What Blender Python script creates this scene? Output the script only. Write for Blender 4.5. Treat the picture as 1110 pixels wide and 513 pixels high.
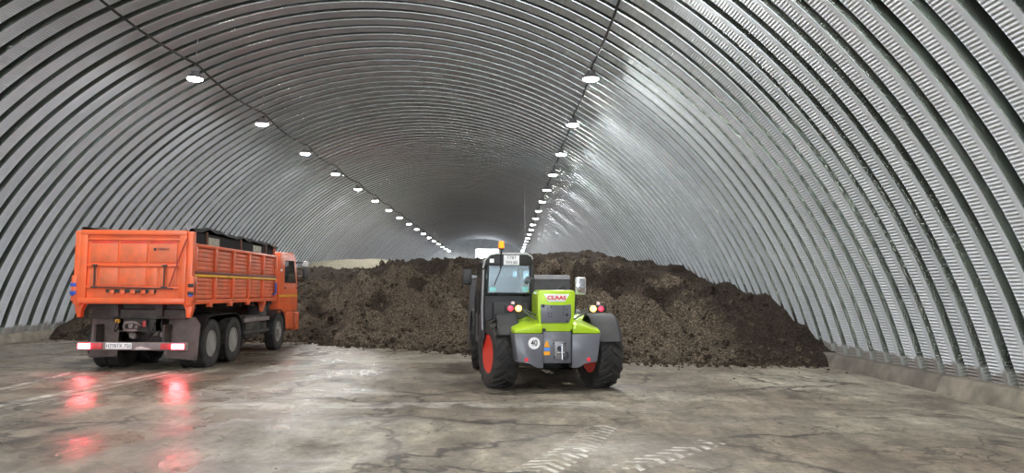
import bpy, bmesh, math, random
import numpy as np
from mathutils import Vector, Matrix
random.seed(7)
PI = math.pi
R_ = math.radians
for o in list(bpy.data.objects):
    bpy.data.objects.remove(o)
S = bpy.context.scene
COL = S.collection

# ------------------------------------------------------------------ camera
FPX, CAMH = 823.0, 1.70
PITCH = math.atan((315 - 256.5) / FPX)
YAW = math.atan((555 - 550) / FPX)
ROLL = R_(0.4)
cam = bpy.data.cameras.new('camera')
cam.sensor_width = 36.0
cam.lens = FPX / 1110 * 36.0
cam.clip_end = 400
camo = bpy.data.objects.new('camera', cam)
camo.matrix_world = (Matrix.Translation((0, 0, CAMH)) @ Matrix.Rotation(-YAW, 4, 'Z')
                     @ Matrix.Rotation(PI / 2 + PITCH, 4, 'X') @ Matrix.Rotation(ROLL, 4, 'Z'))
COL.objects.link(camo)
S.camera = camo

# ------------------------------------------------------------------ world and exposure
W = bpy.data.worlds.new('overcast_sky')
S.world = W
W.use_nodes = True
W.node_tree.nodes['Background'].inputs[0].default_value = (0.80, 0.88, 1.0, 1)
W.node_tree.nodes['Background'].inputs[1].default_value = 5.0
S.view_settings.view_transform = 'Standard'
S.view_settings.look = 'None'
S.view_settings.gamma = 1
S.view_settings.use_curve_mapping = False
S.view_settings.exposure = 1.38
LAMP_E = 300.0

# hangar section (metres): arch circle centre, radius
XC, ZC, RAD = -3.75, -2.68, 11.9
PANEL = 0.636
Y0, Y1 = -36.0, 112.0

# ------------------------------------------------------------------ helpers
def nodes_of(m):
    m.use_nodes = True
    nt = m.node_tree
    return nt, nt.nodes, nt.links, nt.nodes['Principled BSDF']

MATS = {}
def mat(name, col, rough=0.5, metal=0.0, var=0.12, scale=6.0, dirt=None, dirt_amt=0.0, bump=0.0, emit=None, es=0.0, coat=0.0, detail=4.0):
    """plain painted / metal material with a little mottling and optional dirt"""
    if name in MATS:
        return MATS[name]
    m = bpy.data.materials.new(name)
    nt, N, L, B = nodes_of(m)
    B.inputs['Roughness'].default_value = rough
    B.inputs['Metallic'].default_value = metal
    if coat:
        B.inputs['Coat Weight'].default_value = coat
    tc = N.new('ShaderNodeTexCoord')
    nz = N.new('ShaderNodeTexNoise'); nz.inputs['Scale'].default_value = scale
    nz.inputs['Detail'].default_value = detail
    L.new(tc.outputs['Object'], nz.inputs['Vector'])
    cr = N.new('ShaderNodeValToRGB')
    a = [max(0, c * (1 - var)) for c in col[:3]]; b = [min(1, c * (1 + var)) for c in col[:3]]
    cr.color_ramp.elements[0].position = 0.3; cr.color_ramp.elements[0].color = (*a, 1)
    cr.color_ramp.elements[1].position = 0.7; cr.color_ramp.elements[1].color = (*b, 1)
    L.new(nz.outputs['Fac'], cr.inputs['Fac'])
    out = cr.outputs['Color']
    if dirt:
        n2 = N.new('ShaderNodeTexNoise'); n2.inputs['Scale'].default_value = scale * 0.45
        n2.inputs['Detail'].default_value = 8; n2.inputs['Roughness'].default_value = 0.7
        L.new(tc.outputs['Object'], n2.inputs['Vector'])
        r2 = N.new('ShaderNodeValToRGB')
        r2.color_ramp.elements[0].position = 0.42; r2.color_ramp.elements[1].position = 0.72
        r2.color_ramp.elements[1].color = (dirt_amt,) * 3 + (1,)
        L.new(n2.outputs['Fac'], r2.inputs['Fac'])
        mx = N.new('ShaderNodeMix'); mx.data_type = 'RGBA'
        L.new(r2.outputs['Color'], mx.inputs['Factor'])
        L.new(out, mx.inputs['A']); mx.inputs['B'].default_value = (*dirt, 1)
        out = mx.outputs['Result']
    L.new(out, B.inputs['Base Color'])
    if bump:
        bp = N.new('ShaderNodeBump'); bp.inputs['Strength'].default_value = bump; bp.inputs['Distance'].default_value = 0.02
        L.new(nz.outputs['Fac'], bp.inputs['Height']); L.new(bp.outputs['Normal'], B.inputs['Normal'])
    if emit:
        B.inputs['Emission Color'].default_value = (*emit, 1)
        B.inputs['Emission Strength'].default_value = es
    MATS[name] = m
    return m

class MB:
    """collects shapes, build() links them as one mesh object"""
    def __init__(s):
        s.bm = bmesh.new()
    def _verts(s, vs, M=None):
        if M is not None:
            vs = [M @ Vector(v) for v in vs]
        return [s.bm.verts.new(v) for v in vs]
    def box(s, x0, x1, y0, y1, z0, z1, bev=0.0, M=None, seg=2):
        b = bmesh.new()
        vs = [b.verts.new((x, y, z)) for x in (x0, x1) for y in (y0, y1) for z in (z0, z1)]
        for f in ((0, 1, 3, 2), (4, 6, 7, 5), (0, 4, 5, 1), (2, 3, 7, 6), (0, 2, 6, 4), (1, 5, 7, 3)):
            b.faces.new([vs[i] for i in f])
        if bev:
            bmesh.ops.bevel(b, geom=b.edges[:], offset=bev, segments=seg, affect='EDGES', profile=0.5)
        s.merge(b, M)
        return s
    def merge(s, b, M=None):
        mp = {}
        for v in b.verts:
            mp[v] = s.bm.verts.new(M @ v.co if M is not None else v.co)
        for f in b.faces:
            try:
                s.bm.faces.new([mp[v] for v in f.verts])
            except ValueError:
                pass
        b.free()
    def tube(s, pts, r, n=8, cap=True, M=None):
        pts = [Vector(p) for p in pts]
        rings = []
        up = Vector((0.123, 0.456, 0.88))
        for i, p in enumerate(pts):
            t = (pts[min(i + 1, len(pts) - 1)] - pts[max(i - 1, 0)]).normalized()
            a = t.cross(up)
            if a.length < 1e-3:
                a = t.cross(Vector((1, 0, 0)))
            a.normalize(); b = t.cross(a)
            rr = r[i] if isinstance(r, (list, tuple)) else r
            rings.append(s._verts([p + (a * math.cos(2 * PI * k / n) + b * math.sin(2 * PI * k / n)) * rr for k in range(n)], M))
        for i in range(len(rings) - 1):
            for k in range(n):
                s.bm.faces.new((rings[i][k], rings[i][(k + 1) % n], rings[i + 1][(k + 1) % n], rings[i + 1][k]))
        if cap:
            s.bm.faces.new(rings[0][::-1]); s.bm.faces.new(rings[-1])
        return s
    def lathe(s, prof, n=24, M=None, axis='Z', closed=False):
        """prof = [(radius, height)], revolve round axis"""
        rings = []
        for (r, h) in prof:
            ring = []
            for k in range(n):
                a = 2 * PI * k / n
                c, d = r * math.cos(a), r * math.sin(a)
                ring.append((c, d, h) if axis == 'Z' else ((h, c, d) if axis == 'X' else (d, h, c)))
            rings.append(s._verts(ring, M))
        m = len(rings)
        for i in range(m if closed else m - 1):
            j = (i + 1) % m
            for k in range(n):
                s.bm.faces.new((rings[i][k], rings[i][(k + 1) % n], rings[j][(k + 1) % n], rings[j][k]))
        if not closed:
            if prof[0][0] > 1e-4: s.bm.faces.new(rings[0][::-1])
            if prof[-1][0] > 1e-4: s.bm.faces.new(rings[-1])
        return s
    def prism(s, poly, a0, a1, axis='Y', bev=0.0, M=None):
        """poly in the plane normal to axis, extruded a0..a1.  axis Y: (x,z); X: (y,z); Z: (x,y)"""
        def p3(p, a):
            return (p[0], a, p[1]) if axis == 'Y' else ((a, p[0], p[1]) if axis == 'X' else (p[0], p[1], a))
        b = bmesh.new()
        A = [b.verts.new(p3(p, a0)) for p in poly]; Bv = [b.verts.new(p3(p, a1)) for p in poly]
        b.faces.new(A[::-1]); b.faces.new(Bv)
        n = len(poly)
        for i in range(n):
            b.faces.new((A[i], A[(i + 1) % n], Bv[(i + 1) % n], Bv[i]))
        if bev:
            bmesh.ops.bevel(b, geom=b.edges[:], offset=bev, segments=2, affect='EDGES', profile=0.5)
        s.merge(b, M)
        return s
    def sweep(s, prof, path, closed_prof=True):
        """prof: list of 2d offsets (u along x, v along radial); path: list of (centre, radial dir, xdir)"""
        rings = []
        for (c, rd, xd) in path:
            rings.append([s.bm.verts.new(Vector(c) + Vector(xd) * u + Vector(rd) * v) for (u, v) in prof])
        n = len(prof)
        for i in range(len(rings) - 1):
            for k in range(n if closed_prof else n - 1):
                s.bm.faces.new((rings[i][k], rings[i][(k + 1) % n], rings[i + 1][(k + 1) % n], rings[i + 1][k]))
        if closed_prof:
            s.bm.faces.new(rings[0][::-1]); s.bm.faces.new(rings[-1])
        return s
    def mesh(s, name, m, smooth=32):
        bmesh.ops.recalc_face_normals(s.bm, faces=s.bm.faces[:])
        me = bpy.data.meshes.new(name)
        s.bm.to_mesh(me); s.bm.free()
        if m: me.materials.append(m)
        if smooth:
            me.polygons.foreach_set('use_smooth', [True] * len(me.polygons))
            me.set_sharp_from_angle(angle=R_(smooth))
        return me
    def build(s, name, m, parent=None, smooth=32, label=None, loc=None):
        o = bpy.data.objects.new(name, s.mesh(name, m, smooth))
        COL.objects.link(o)
        if parent: o.parent = parent
        if label: o['label'] = label
        if loc: o.location = loc
        return o

def tag(o, label=None, cat=None, group=None, kind=None):
    if label: o['label'] = label
    if cat: o['category'] = cat
    if group: o['group'] = group
    if kind: o['kind'] = kind
    return o
def empty(name, loc, rz=0.0):
    o = bpy.data.objects.new(name, None); COL.objects.link(o)
    o.location = loc; o.rotation_euler = (0, 0, rz); o.empty_display_size = 0.2
    return o
def copy_tree(o, parent=None):
    c = o.copy(); COL.objects.link(c); c.parent = parent
    for ch in list(o.children): copy_tree(ch, c)
    return c
def lettering(txt, size, m, parent, loc, rot=(PI / 2, 0, 0), name='lettering', bold=0.0, sx=1.0):
    cu = bpy.data.curves.new('t', 'FONT'); cu.body = txt; cu.size = size
    cu.align_x = 'CENTER'; cu.align_y = 'CENTER'; cu.extrude = 0.0015; cu.offset = bold
    t = bpy.data.objects.new('t', cu); COL.objects.link(t)
    dg = bpy.context.evaluated_depsgraph_get(); dg.update()
    me = bpy.data.meshes.new_from_object(t.evaluated_get(dg))
    bpy.data.objects.remove(t); bpy.data.curves.remove(cu)
    me.materials.clear(); me.materials.append(m)
    o = bpy.data.objects.new(name, me); COL.objects.link(o); o.parent = parent
    o.location = loc; o.rotation_euler = rot; o.scale = (sx, 1, 1)
    return o

# numpy value noise -------------------------------------------------
_rng = np.random.default_rng(5)
_TAB = _rng.random((256, 256))
def vnoise(x, y):
    xi = np.floor(x).astype(int); yi = np.floor(y).astype(int)
    fx = x - xi; fy = y - yi
    fx = fx * fx * (3 - 2 * fx); fy = fy * fy * (3 - 2 * fy)
    a = _TAB[xi & 255, yi & 255]; b = _TAB[(xi + 1) & 255, yi & 255]
    c = _TAB[xi & 255, (yi + 1) & 255]; d = _TAB[(xi + 1) & 255, (yi + 1) & 255]
    return (a * (1 - fx) + b * fx) * (1 - fy) + (c * (1 - fx) + d * fx) * fy - 0.5
def fbm(x, y, octv=4, g=0.5):
    t = 0; amp = 1.0
    for k in range(octv):
        t = t + amp * vnoise(x + 17.3 * k, y - 9.1 * k); x = x * 2.03; y = y * 2.03; amp *= g
    return t
def sstep(a, b, x):
    t = np.clip((x - a) / (b - a), 0, 1); return t * t * (3 - 2 * t)

# ------------------------------------------------------------------ floor material
def floor_material():
    m = bpy.data.materials.new('worn_concrete_floor')
    nt, N, L, B = nodes_of(m)
    tc = N.new('ShaderNodeTexCoord')
    def noise(scale, detail, rough, vec=None, dist=0.0):
        n = N.new('ShaderNodeTexNoise'); n.inputs['Scale'].default_value = scale
        n.inputs['Detail'].default_value = detail; n.inputs['Roughness'].default_value = rough
        n.inputs['Distortion'].default_value = dist
        L.new(vec or tc.outputs['Object'], n.inputs['Vector']); return n.outputs['Fac']
    def ramp(f, stops):
        r = N.new('ShaderNodeValToRGB')
        while len(r.color_ramp.elements) < len(stops): r.color_ramp.elements.new(0.5)
        for e, (p, c) in zip(r.color_ramp.elements, stops):
            e.position = p; e.color = (*c, 1) if isinstance(c, tuple) else (c, c, c, 1)
        L.new(f, r.inputs['Fac']); return r.outputs['Color']
    def mix(f, a, b, bt='MIX'):
        x = N.new('ShaderNodeMix'); x.data_type = 'RGBA'; x.blend_type = bt
        for s, v in (('Factor', f), ('A', a), ('B', b)):
            if isinstance(v, (int, float)): x.inputs[s].default_value = v
            elif isinstance(v, tuple): x.inputs[s].default_value = (*v, 1)
            else: L.new(v, x.inputs[s])
        return x.outputs['Result']
    def mp(scale=(1, 1, 1), rot=0.0, loc=(0, 0, 0)):
        q = N.new('ShaderNodeMapping'); q.inputs['Scale'].default_value = scale
        q.inputs['Rotation'].default_value = (0, 0, rot); q.inputs['Location'].default_value = loc
        L.new(tc.outputs['Object'], q.inputs['Vector']); return q.outputs['Vector']
    big = noise(0.22, 6, 0.6, None, 0.6)
    base = ramp(big, [(0.30, (0.130, 0.100, 0.073)), (0.50, (0.222, 0.190, 0.145)), (0.70, (0.38, 0.352, 0.282))])
    # streaks left by wheels and shovels, two directions
    st1 = noise(1.0, 7, 0.65, mp((1.5, 0.45, 1), R_(-24)), 1.2)
    st2 = noise(1.0, 7, 0.68, mp((1.4, 0.4, 1), R_(33), (7, 3, 0)), 1.5)
    base = mix(0.75, base, ramp(st1, [(0.32, 0.48), (0.55, 1.0), (0.75, 1.30)]), 'MULTIPLY')
    base = mix(0.65, base, ramp(st2, [(0.30, 0.52), (0.55, 1.0), (0.75, 1.25)]), 'MULTIPLY')
    # fine grit
    fine = noise(14, 6, 0.75)
    base = mix(0.7, base, ramp(fine, [(0.30, 0.42), (0.5, 1.0), (0.70, 1.5)]), 'MULTIPLY')
    mot = noise(2.3, 10, 0.78, mp((1.3, 0.75, 1), R_(12)), 0.4)
    base = mix(0.9, base, ramp(mot, [(0.30, 0.42), (0.50, 1.0), (0.70, 1.45)]), 'MULTIPLY')
    # dark damp soil smears
    sm = noise(0.55, 9, 0.72, mp((1.0, 1.5, 1), R_(15), (3, 8, 0)), 0.9)
    smear = ramp(sm, [(0.50, 0.0), (0.66, 0.85)])
    base = mix(smear, base, (0.085, 0.070, 0.055))
    # cracks
    vor = N.new('ShaderNodeTexVoronoi'); vor.feature = 'DISTANCE_TO_EDGE'; vor.inputs['Scale'].default_value = 0.36
    nv = N.new('ShaderNodeTexNoise'); nv.inputs['Scale'].default_value = 1.6; nv.inputs['Detail'].default_value = 6
    L.new(tc.outputs['Object'], nv.inputs['Vector'])
    va = N.new('ShaderNodeVectorMath'); va.operation = 'MULTIPLY_ADD'
    L.new(nv.outputs['Color'], va.inputs[0]); va.inputs[1].default_value = (1.5, 1.5, 0)
    L.new(tc.outputs['Object'], va.inputs[2]); L.new(va.outputs['Vector'], vor.inputs['Vector'])
    cmask = ramp(noise(0.33, 3, 0.6, mp((1, 1, 1), 0, (11, 2, 0))), [(0.40, 0.0), (0.54, 0.95)])
    ck = ramp(vor.outputs['Distance'], [(0.004, 1.0), (0.024, 0.0)])
    crack = mix(1.0, ck, cmask, 'MULTIPLY')
    base = mix(crack, base, (0.035, 0.028, 0.022))
    vr2 = N.new('ShaderNodeTexVoronoi'); vr2.feature = 'DISTANCE_TO_EDGE'; vr2.inputs['Scale'].default_value = 0.95
    L.new(va.outputs['Vector'], vr2.inputs['Vector'])
    cm3 = ramp(noise(0.42, 3, 0.6, mp((1, 1, 1), 0, (4, 17, 0))), [(0.42, 0.0), (0.56, 0.85)])
    crack2 = mix(1.0, ramp(vr2.outputs['Distance'], [(0.004, 1.0), (0.030, 0.0)]), cm3, 'MULTIPLY')
    base = mix(crack2, base, (0.05, 0.042, 0.034))
    # crumbs of soil
    v2 = N.new('ShaderNodeTexVoronoi'); v2.inputs['Scale'].default_value = 5.5
    L.new(tc.outputs['Object'], v2.inputs['Vector'])
    cm2 = ramp(noise(0.8, 4, 0.6), [(0.5, 0.0), (0.65, 1.0)])
    crumb = mix(1.0, ramp(v2.outputs['Distance'], [(0.10, 1.0), (0.16, 0.0)]), cm2, 'MULTIPLY')
    base = mix(crumb, base, (0.06, 0.045, 0.035))
    # pale tyre prints (scraped dust) : arcs with lug pattern
    geo = N.new('ShaderNodeSeparateXYZ'); L.new(tc.outputs['Object'], geo.inputs[0])
    def math_(op, a, b=None, c=None):
        n = N.new('ShaderNodeMath'); n.operation = op
        for i, v in enumerate((a, b, c)):
            if v is None: continue
            if isinstance(v, (int, float)): n.inputs[i].default_value = v
            else: L.new(v, n.inputs[i])
        return n.outputs[0]
    X, Y = geo.outputs['X'], geo.outputs['Y']
    def line_track(px, py, ang, w, y0, y1, lug, col, amt):
        nonlocal base
        c, s_ = math.cos(ang), math.sin(ang)      # along = (s,c)
        dx = math_('SUBTRACT', X, px); dy = math_('SUBTRACT', Y, py)
        u = math_('ADD', math_('MULTIPLY', dx, c), math_('MULTIPLY', dy, -s_))
        v = math_('ADD', math_('MULTIPLY', dx, s_), math_('MULTIPLY', dy, c))
        au = math_('ABSOLUTE', u)
        inside = math_('LESS_THAN', au, w)
        rng = math_('MULTIPLY', math_('GREATER_THAN', v, y0), math_('LESS_THAN', v, y1))
        if lug:
            ph = math_('FRACT', math_('DIVIDE', math_('ADD', v, math_('MULTIPLY', au, 0.8)), lug))
            inside = math_('MULTIPLY', inside, math_('LESS_THAN', ph, 0.5))
        k = math_('MULTIPLY', math_('MULTIPLY', inside, rng), amt)
        wear = ramp(noise(2.6, 6, 0.7), [(0.42, 0.0), (0.58, 1.0)])
        base = mix(math_('MULTIPLY', k, wear), base, col)
    pale = (0.62, 0.60, 0.55)
    line_track(1.75, 8.1, R_(42), 0.17, -0.9, 0.9, 0.19, pale, 0.8)
    line_track(0.42, 7.6, R_(26), 0.22, -1.1, 0.9, 0.16, pale, 0.85)
    line_track(0.95, 8.9, R_(18), 0.20, -1.0, 0.9, 0.17, pale, 0.4)
    for (px_, py_, an, w_, am) in ((-8.45, 13.2, -6.4, 0.07, 0.75), (-8.2, 13.2, -6.0, 0.03, 0.5), (-7.15, 12.5, 4.9, 0.10, 0.8), (-6.85, 12.5, 4.6, 0.04, 0.6), (-6.45, 12.6, 5.2, 0.05, 0.4)):
        line_track(px_, py_, R_(an), w_, -3.5, 3.8, 0, pale, am)
    line_track(-1.0, 11.4, R_(86), 0.28, -3.2, 2.6, 0, pale, 0.45)
    L.new(base, B.inputs['Base Color'])
    # wet film : glossier on the truck side, dry dust elsewhere
    wet = noise(0.5, 5, 0.6, mp((1, 1, 1), 0, (5, 1, 0)), 0.5)
    wx = N.new('ShaderNodeMapRange'); L.new(X, wx.inputs['Value'])
    wx.inputs['From Min'].default_value = -3.0; wx.inputs['From Max'].default_value = 2.5
    wx.inputs['To Min'].default_value = 0.20; wx.inputs['To Max'].default_value = -0.03
    wv = math_('ADD', wet, wx.outputs['Result'])
    rr = ramp(wv, [(0.46, 0.82), (0.74, 0.27)])
    L.new(rr, B.inputs['Roughness'])
    B.inputs['Specular IOR Level'].default_value = 0.4
    h = mix(0.5, fine, st1)
    h = mix(1.0, h, math_('MULTIPLY', crack, -0.8), 'ADD')
    bp = N.new('ShaderNodeBump'); bp.inputs['Strength'].default_value = 0.35; bp.inputs['Distance'].default_value = 0.03
    L.new(h, bp.inputs['Height']); L.new(bp.outputs['Normal'], B.inputs['Normal'])
    return m

HALF = math.sqrt(RAD ** 2 - ZC ** 2)
XL, XR = XC - HALF, XC + HALF
fl = MB().box(XL - 0.9, XR + 0.9, Y0 - 30, Y1 + 2, -0.3, 0.0).build('floor', floor_material(), smooth=0)
tag(fl, 'worn grey concrete floor with cracks, soil smears and tyre prints', kind='structure')

# ------------------------------------------------------------------ vault of arched steel panels
def zinc_material(name, crimp=True):
    m = bpy.data.materials.new(name)
    nt, N, L, B = nodes_of(m)
    uv = N.new('ShaderNodeUVMap'); uv.uv_map = 'arc'
    sp = N.new('ShaderNodeSeparateXYZ'); L.new(uv.outputs['UV'], sp.inputs[0])
    oi = N.new('ShaderNodeObjectInfo')
    geo = N.new('ShaderNodeNewGeometry')
    gs = N.new('ShaderNodeSeparateXYZ'); L.new(geo.outputs['Position'], gs.inputs[0])
    def math_(op, a, b=None):
        n = N.new('ShaderNodeMath'); n.operation = op
        for i, v in enumerate((a, b)):
            if v is None: continue
            if isinstance(v, (int, float)): n.inputs[i].default_value = v
            else: L.new(v, n.inputs[i])
        return n.outputs[0]
    # zinc tone varies from sheet to sheet and with spangle
    nz = N.new('ShaderNodeTexNoise'); nz.inputs['Scale'].default_value = 2.5; nz.inputs['Detail'].default_value = 6
    L.new(geo.outputs['Position'], nz.inputs['Vector'])
    tone = math_('ADD', math_('MULTIPLY', oi.outputs['Random'], 0.12), math_('MULTIPLY', nz.outputs['Fac'], 0.22))
    cr = N.new('ShaderNodeValToRGB')
    cr.color_ramp.elements[0].position = 0.05; cr.color_ramp.elements[0].color = (0.53, 0.56, 0.605, 1)
    cr.color_ramp.elements[1].position = 0.30; cr.color_ramp.elements[1].color = (0.72, 0.755, 0.81, 1)
    L.new(tone, cr.inputs['Fac'])
    # splashed dirt band just above the foundation
    n2 = N.new('ShaderNodeTexNoise'); n2.inputs['Scale'].default_value = 3.0; n2.inputs['Detail'].default_value = 5
    L.new(geo.outputs['Position'], n2.inputs['Vector'])
    dz = math_('ADD', gs.outputs['Z'], math_('MULTIPLY', n2.outputs['Fac'], -0.35))
    mr = N.new('ShaderNodeMapRange'); L.new(dz, mr.inputs['Value'])
    mr.inputs['From Min'].default_value = 0.30; mr.inputs['From Max'].default_value = 0.36
    mr.inputs['To Min'].default_value = 0.85; mr.inputs['To Max'].default_value = 0.0
    mx = N.new('ShaderNodeMix'); mx.data_type = 'RGBA'
    L.new(mr.outputs['Result'], mx.inputs['Factor']); L.new(cr.outputs['Color'], mx.inputs['A'])
    mx.inputs['B'].default_value = (0.20, 0.175, 0.15, 1)
    BAND = mx.outputs['Result']
    METAL = math_('SUBTRACT', 1.0, mr.outputs['Result'])
    # rolled webs are smoother than the crimped, dusty inner faces
    au = math_('ABSOLUTE', sp.outputs['Y'])
    rw = N.new('ShaderNodeMapRange'); L.new(au, rw.inputs['Value'])
    rw.inputs['From Min'].default_value = 0.188; rw.inputs['From Max'].default_value = 0.197
    rw.inputs['To Min'].default_value = 0.55; rw.inputs['To Max'].default_value = 0.15
    L.new(rw.outputs['Result'], B.inputs['Roughness'])
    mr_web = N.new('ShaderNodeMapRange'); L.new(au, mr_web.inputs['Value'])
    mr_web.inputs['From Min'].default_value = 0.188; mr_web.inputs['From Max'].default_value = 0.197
    mw = N.new('ShaderNodeMapRange'); L.new(au, mw.inputs['Value'])
    mw.inputs['From Min'].default_value = 0.188; mw.inputs['From Max'].default_value = 0.197
    mw.inputs['To Min'].default_value = 0.28; mw.inputs['To Max'].default_value = 1.0
    L.new(math_('MULTIPLY', METAL, mw.outputs['Result']), B.inputs['Metallic'])
    B.inputs['Specular IOR Level'].default_value = 0.15
    # pale zinc inner faces; webs coloured darker to paint in groove shade
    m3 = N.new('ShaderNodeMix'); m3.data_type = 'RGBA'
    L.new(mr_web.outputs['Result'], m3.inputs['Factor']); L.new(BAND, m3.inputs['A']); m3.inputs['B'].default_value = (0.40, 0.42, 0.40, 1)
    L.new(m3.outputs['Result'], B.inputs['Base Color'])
    if crimp:
        wv = math_('SINE', math_('MULTIPLY', sp.outputs['X'], 2 * PI / 0.058))
        # the near strip of each sheet is smooth, the rest crimped
        ms = N.new('ShaderNodeMapRange'); L.new(sp.outputs['Y'], ms.inputs['Value'])
        ms.inputs['From Min'].default_value = -0.10; ms.inputs['From Max'].default_value = -0.04
        ms2 = N.new('ShaderNodeMapRange'); L.new(sp.outputs['Y'], ms2.inputs['Value'])
        ms2.inputs['From Min'].default_value = -0.20; ms2.inputs['From Max'].default_value = -0.22
        both = math_('MAXIMUM', ms.outputs['Result'], ms2.outputs['Result'])
        h = math_('MULTIPLY', wv, both)
        bp = N.new('ShaderNodeBump'); bp.inputs['Strength'].default_value = 1.0; bp.inputs['Distance'].default_value = 0.006
        L.new(h, bp.inputs['Height'])
        L.new(bp.outputs['Normal'], B.inputs['Normal'])
    return m
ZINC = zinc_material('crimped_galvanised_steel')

A_LO = math.asin((0.20 - ZC) / RAD)
def panel_mesh(nseg=110):
    p = PANEL / 2
    prof = [(-p, 0.345), (-p + 0.090, 0.340), (-p + 0.116, 0.030), (-p + 0.124, 0.008), (-p + 0.142, 0.0),
            (-0.06, 0.0), (0.10, 0.0), (p - 0.139, 0.001), (p - 0.132, -0.007), (p - 0.124, 0.001), (p - 0.116, 0.030), (p - 0.090, 0.340), (p, 0.345)]
    vs, fs, uvs = [], [], []
    for i in range(nseg + 1):
        a = A_LO + (PI - 2 * A_LO) * i / nseg
        for (u, d) in prof:
            r = RAD + d
            vs.append((XC + r * math.cos(a), u, ZC + r * math.sin(a)))
            uvs.append((RAD * a, u))
    n = len(prof)
    for i in range(nseg):
        for k in range(n - 1):
            fs.append((i * n + k, i * n + k + 1, (i + 1) * n + k + 1, (i + 1) * n + k))
    me = bpy.data.meshes.new('arch_panel')
    me.from_pydata(vs, [], fs); me.update()
    l = me.uv_layers.new(name='arc')
    li = np.empty(len(me.loops), dtype=np.int32); me.loops.foreach_get('vertex_index', li)
    l.data.foreach_set('uv', np.array(uvs)[li].ravel())
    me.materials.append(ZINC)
    me.polygons.foreach_set('use_smooth', [True] * len(me.polygons))
    me.set_sharp_from_angle(angle=R_(40))
    return me

def shell_mesh(r, y0, y1, t=0.04, n=64):
    m = MB()
    prof = []
    for rr in (r, r + t):
        ring = [(XC + rr * math.cos(A_LO - 0.02 + (PI - 2 * A_LO + 0.04) * i / n), ZC + rr * math.sin(A_LO - 0.02 + (PI - 2 * A_LO + 0.04) * i / n)) for i in range(n + 1)]
        prof.append(ring)
    poly = prof[0] + prof[1][::-1]
    A = [m.bm.verts.new((x, y0, z)) for x, z in poly]; Bv = [m.bm.verts.new((x, y1, z)) for x, z in poly]
    k = len(poly)
    for i in range(k):
        m.bm.faces.new((A[i], A[(i + 1) % k], Bv[(i + 1) % k], Bv[i]))
    return m
steel_grey = mat('grey_sheet_steel', (0.42, 0.44, 0.45), 0.5, 0.6, scale=3)
ceil = shell_mesh(RAD + 0.365, Y0, Y1).build('ceiling', steel_grey)
tag(ceil, 'tall semicircular vault of corrugated galvanised steel panels', kind='structure')
PM = panel_mesh()
npan = int((Y1 - Y0) / PANEL)
for i in range(npan):
    o = bpy.data.objects.new('arch_panel', PM); COL.objects.link(o); o.parent = ceil
    wob = 0.012 * math.sin(i * 12.9898) * math.cos(i * 3.1)
    o.location = (0, Y0 + PANEL * (i + 0.5) + wob, 0)
    o.rotation_euler = (0, 0, R_(0.05 * math.sin(i * 7.7)))

# foundation kerbs, cast in lengths
conc = mat('cast_concrete', (0.225, 0.20, 0.16), 0.85, var=0.35, scale=3.0, dirt=(0.07, 0.058, 0.045), dirt_amt=0.7, bump=0.4, detail=8)
conc2 = mat('darker_cast_concrete', (0.135, 0.118, 0.098), 0.85, var=0.35, scale=3.0, dirt=(0.07, 0.06, 0.05), dirt_amt=0.7, bump=0.4, detail=8)
for side, nm, xin in ((1, 'baseboard_right', XR), (-1, 'baseboard_left', XL)):
    K = empty(nm, (xin, 0, 0)); K['kind'] = 'structure'
    K['label'] = 'low cast concrete foundation kerb along the %s foot of the vault' % ('right' if side > 0 else 'left')
    y = Y0; i = 0
    while y < Y1:
        ln = 6.15
        a = -0.32 * side if side > 0 else 0.06
        j = 0.008 * math.sin(i * 5.1)
        poly = [(a - 0.14 * side + j, -0.02), (a + j, 0.27), (a + 0.03 * side + j, 0.285), (0.75 * side, 0.285), (0.75 * side, -0.02)]
        if side > 0: pass
        mb = MB().prism(poly, y, min(y + ln - 0.012, Y1), 'Y', bev=0.006)
        ob = mb.build('kerb_length', conc2 if (i % 3 == 2) else conc, K)
        y += ln; i += 1

# end walls
def half_disc(y, name, lab, hole=None, m_=None):
    m = MB()
    n = 64
    # vertical ribs of sheet: strips across X
    x = XL - 0.1; k = 0
    while x < XR + 0.1:
        x1 = min(x + 0.30, XR + 0.1)
        zt = min(ZC + math.sqrt(max(0, (RAD + 0.2) ** 2 - (q - XC) ** 2)) for q in (x, x1))
        zt = max(0.15, zt)
        off = 0.0 if k % 2 else 0.045
        if hole and hole[0] - 0.01 < (x + x1) / 2 < hole[1] + 0.01:
            m.box(x, x1, y + off, y + off + 0.05, 0, hole[2])
            m.box(x, x1, y + off, y + off + 0.05, hole[3], zt)
        else:
            m.box(x, x1, y + off, y + off + 0.05, 0, zt)
        x = x1; k += 1
    o = m.build(name, m_ or mat('end_wall_sheet', (0.50, 0.52, 0.54), 0.55, 0.3, scale=2), smooth=0)
    tag(o, lab, kind='structure'); return o
half_disc(Y1 - 0.3, 'wall_back', 'pale grey sheet metal end wall far away beyond the soil heap', hole=(-4.55, -1.25, 5.0, 7.75))
win = empty('window_1', (-2.9, Y1 - 0.3, 4.9)); win['kind'] = 'structure'; win['label'] = 'bright daylight window high in the far end wall'
day = mat('daylight_pane', (0.9, 0.92, 0.95), 0.6, emit=(0.93, 0.97, 1.0), es=2.2)
wf = mat('window_frame_grey', (0.30, 0.31, 0.32), 0.5)
for k in range(2):
    MB().box(-1.62 + 1.64 * k, -0.02 + 1.64 * k, 0.0, 0.03, 0.03, 2.87).build('pane', day, win, smooth=0)
MB().box(-1.68, -1.62, -0.04, 0.06, 0, 2.9).box(1.62, 1.68, -0.04, 0.06, 0, 2.9).box(-0.02, 0.02, -0.04, 0.06, 0, 2.9).box(-1.68, 1.68, -0.04, 0.06, 2.87, 2.95).box(-1.68, 1.68, -0.04, 0.06, -0.05, 0.03).build('window_frame', wf, win, smooth=0)

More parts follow.
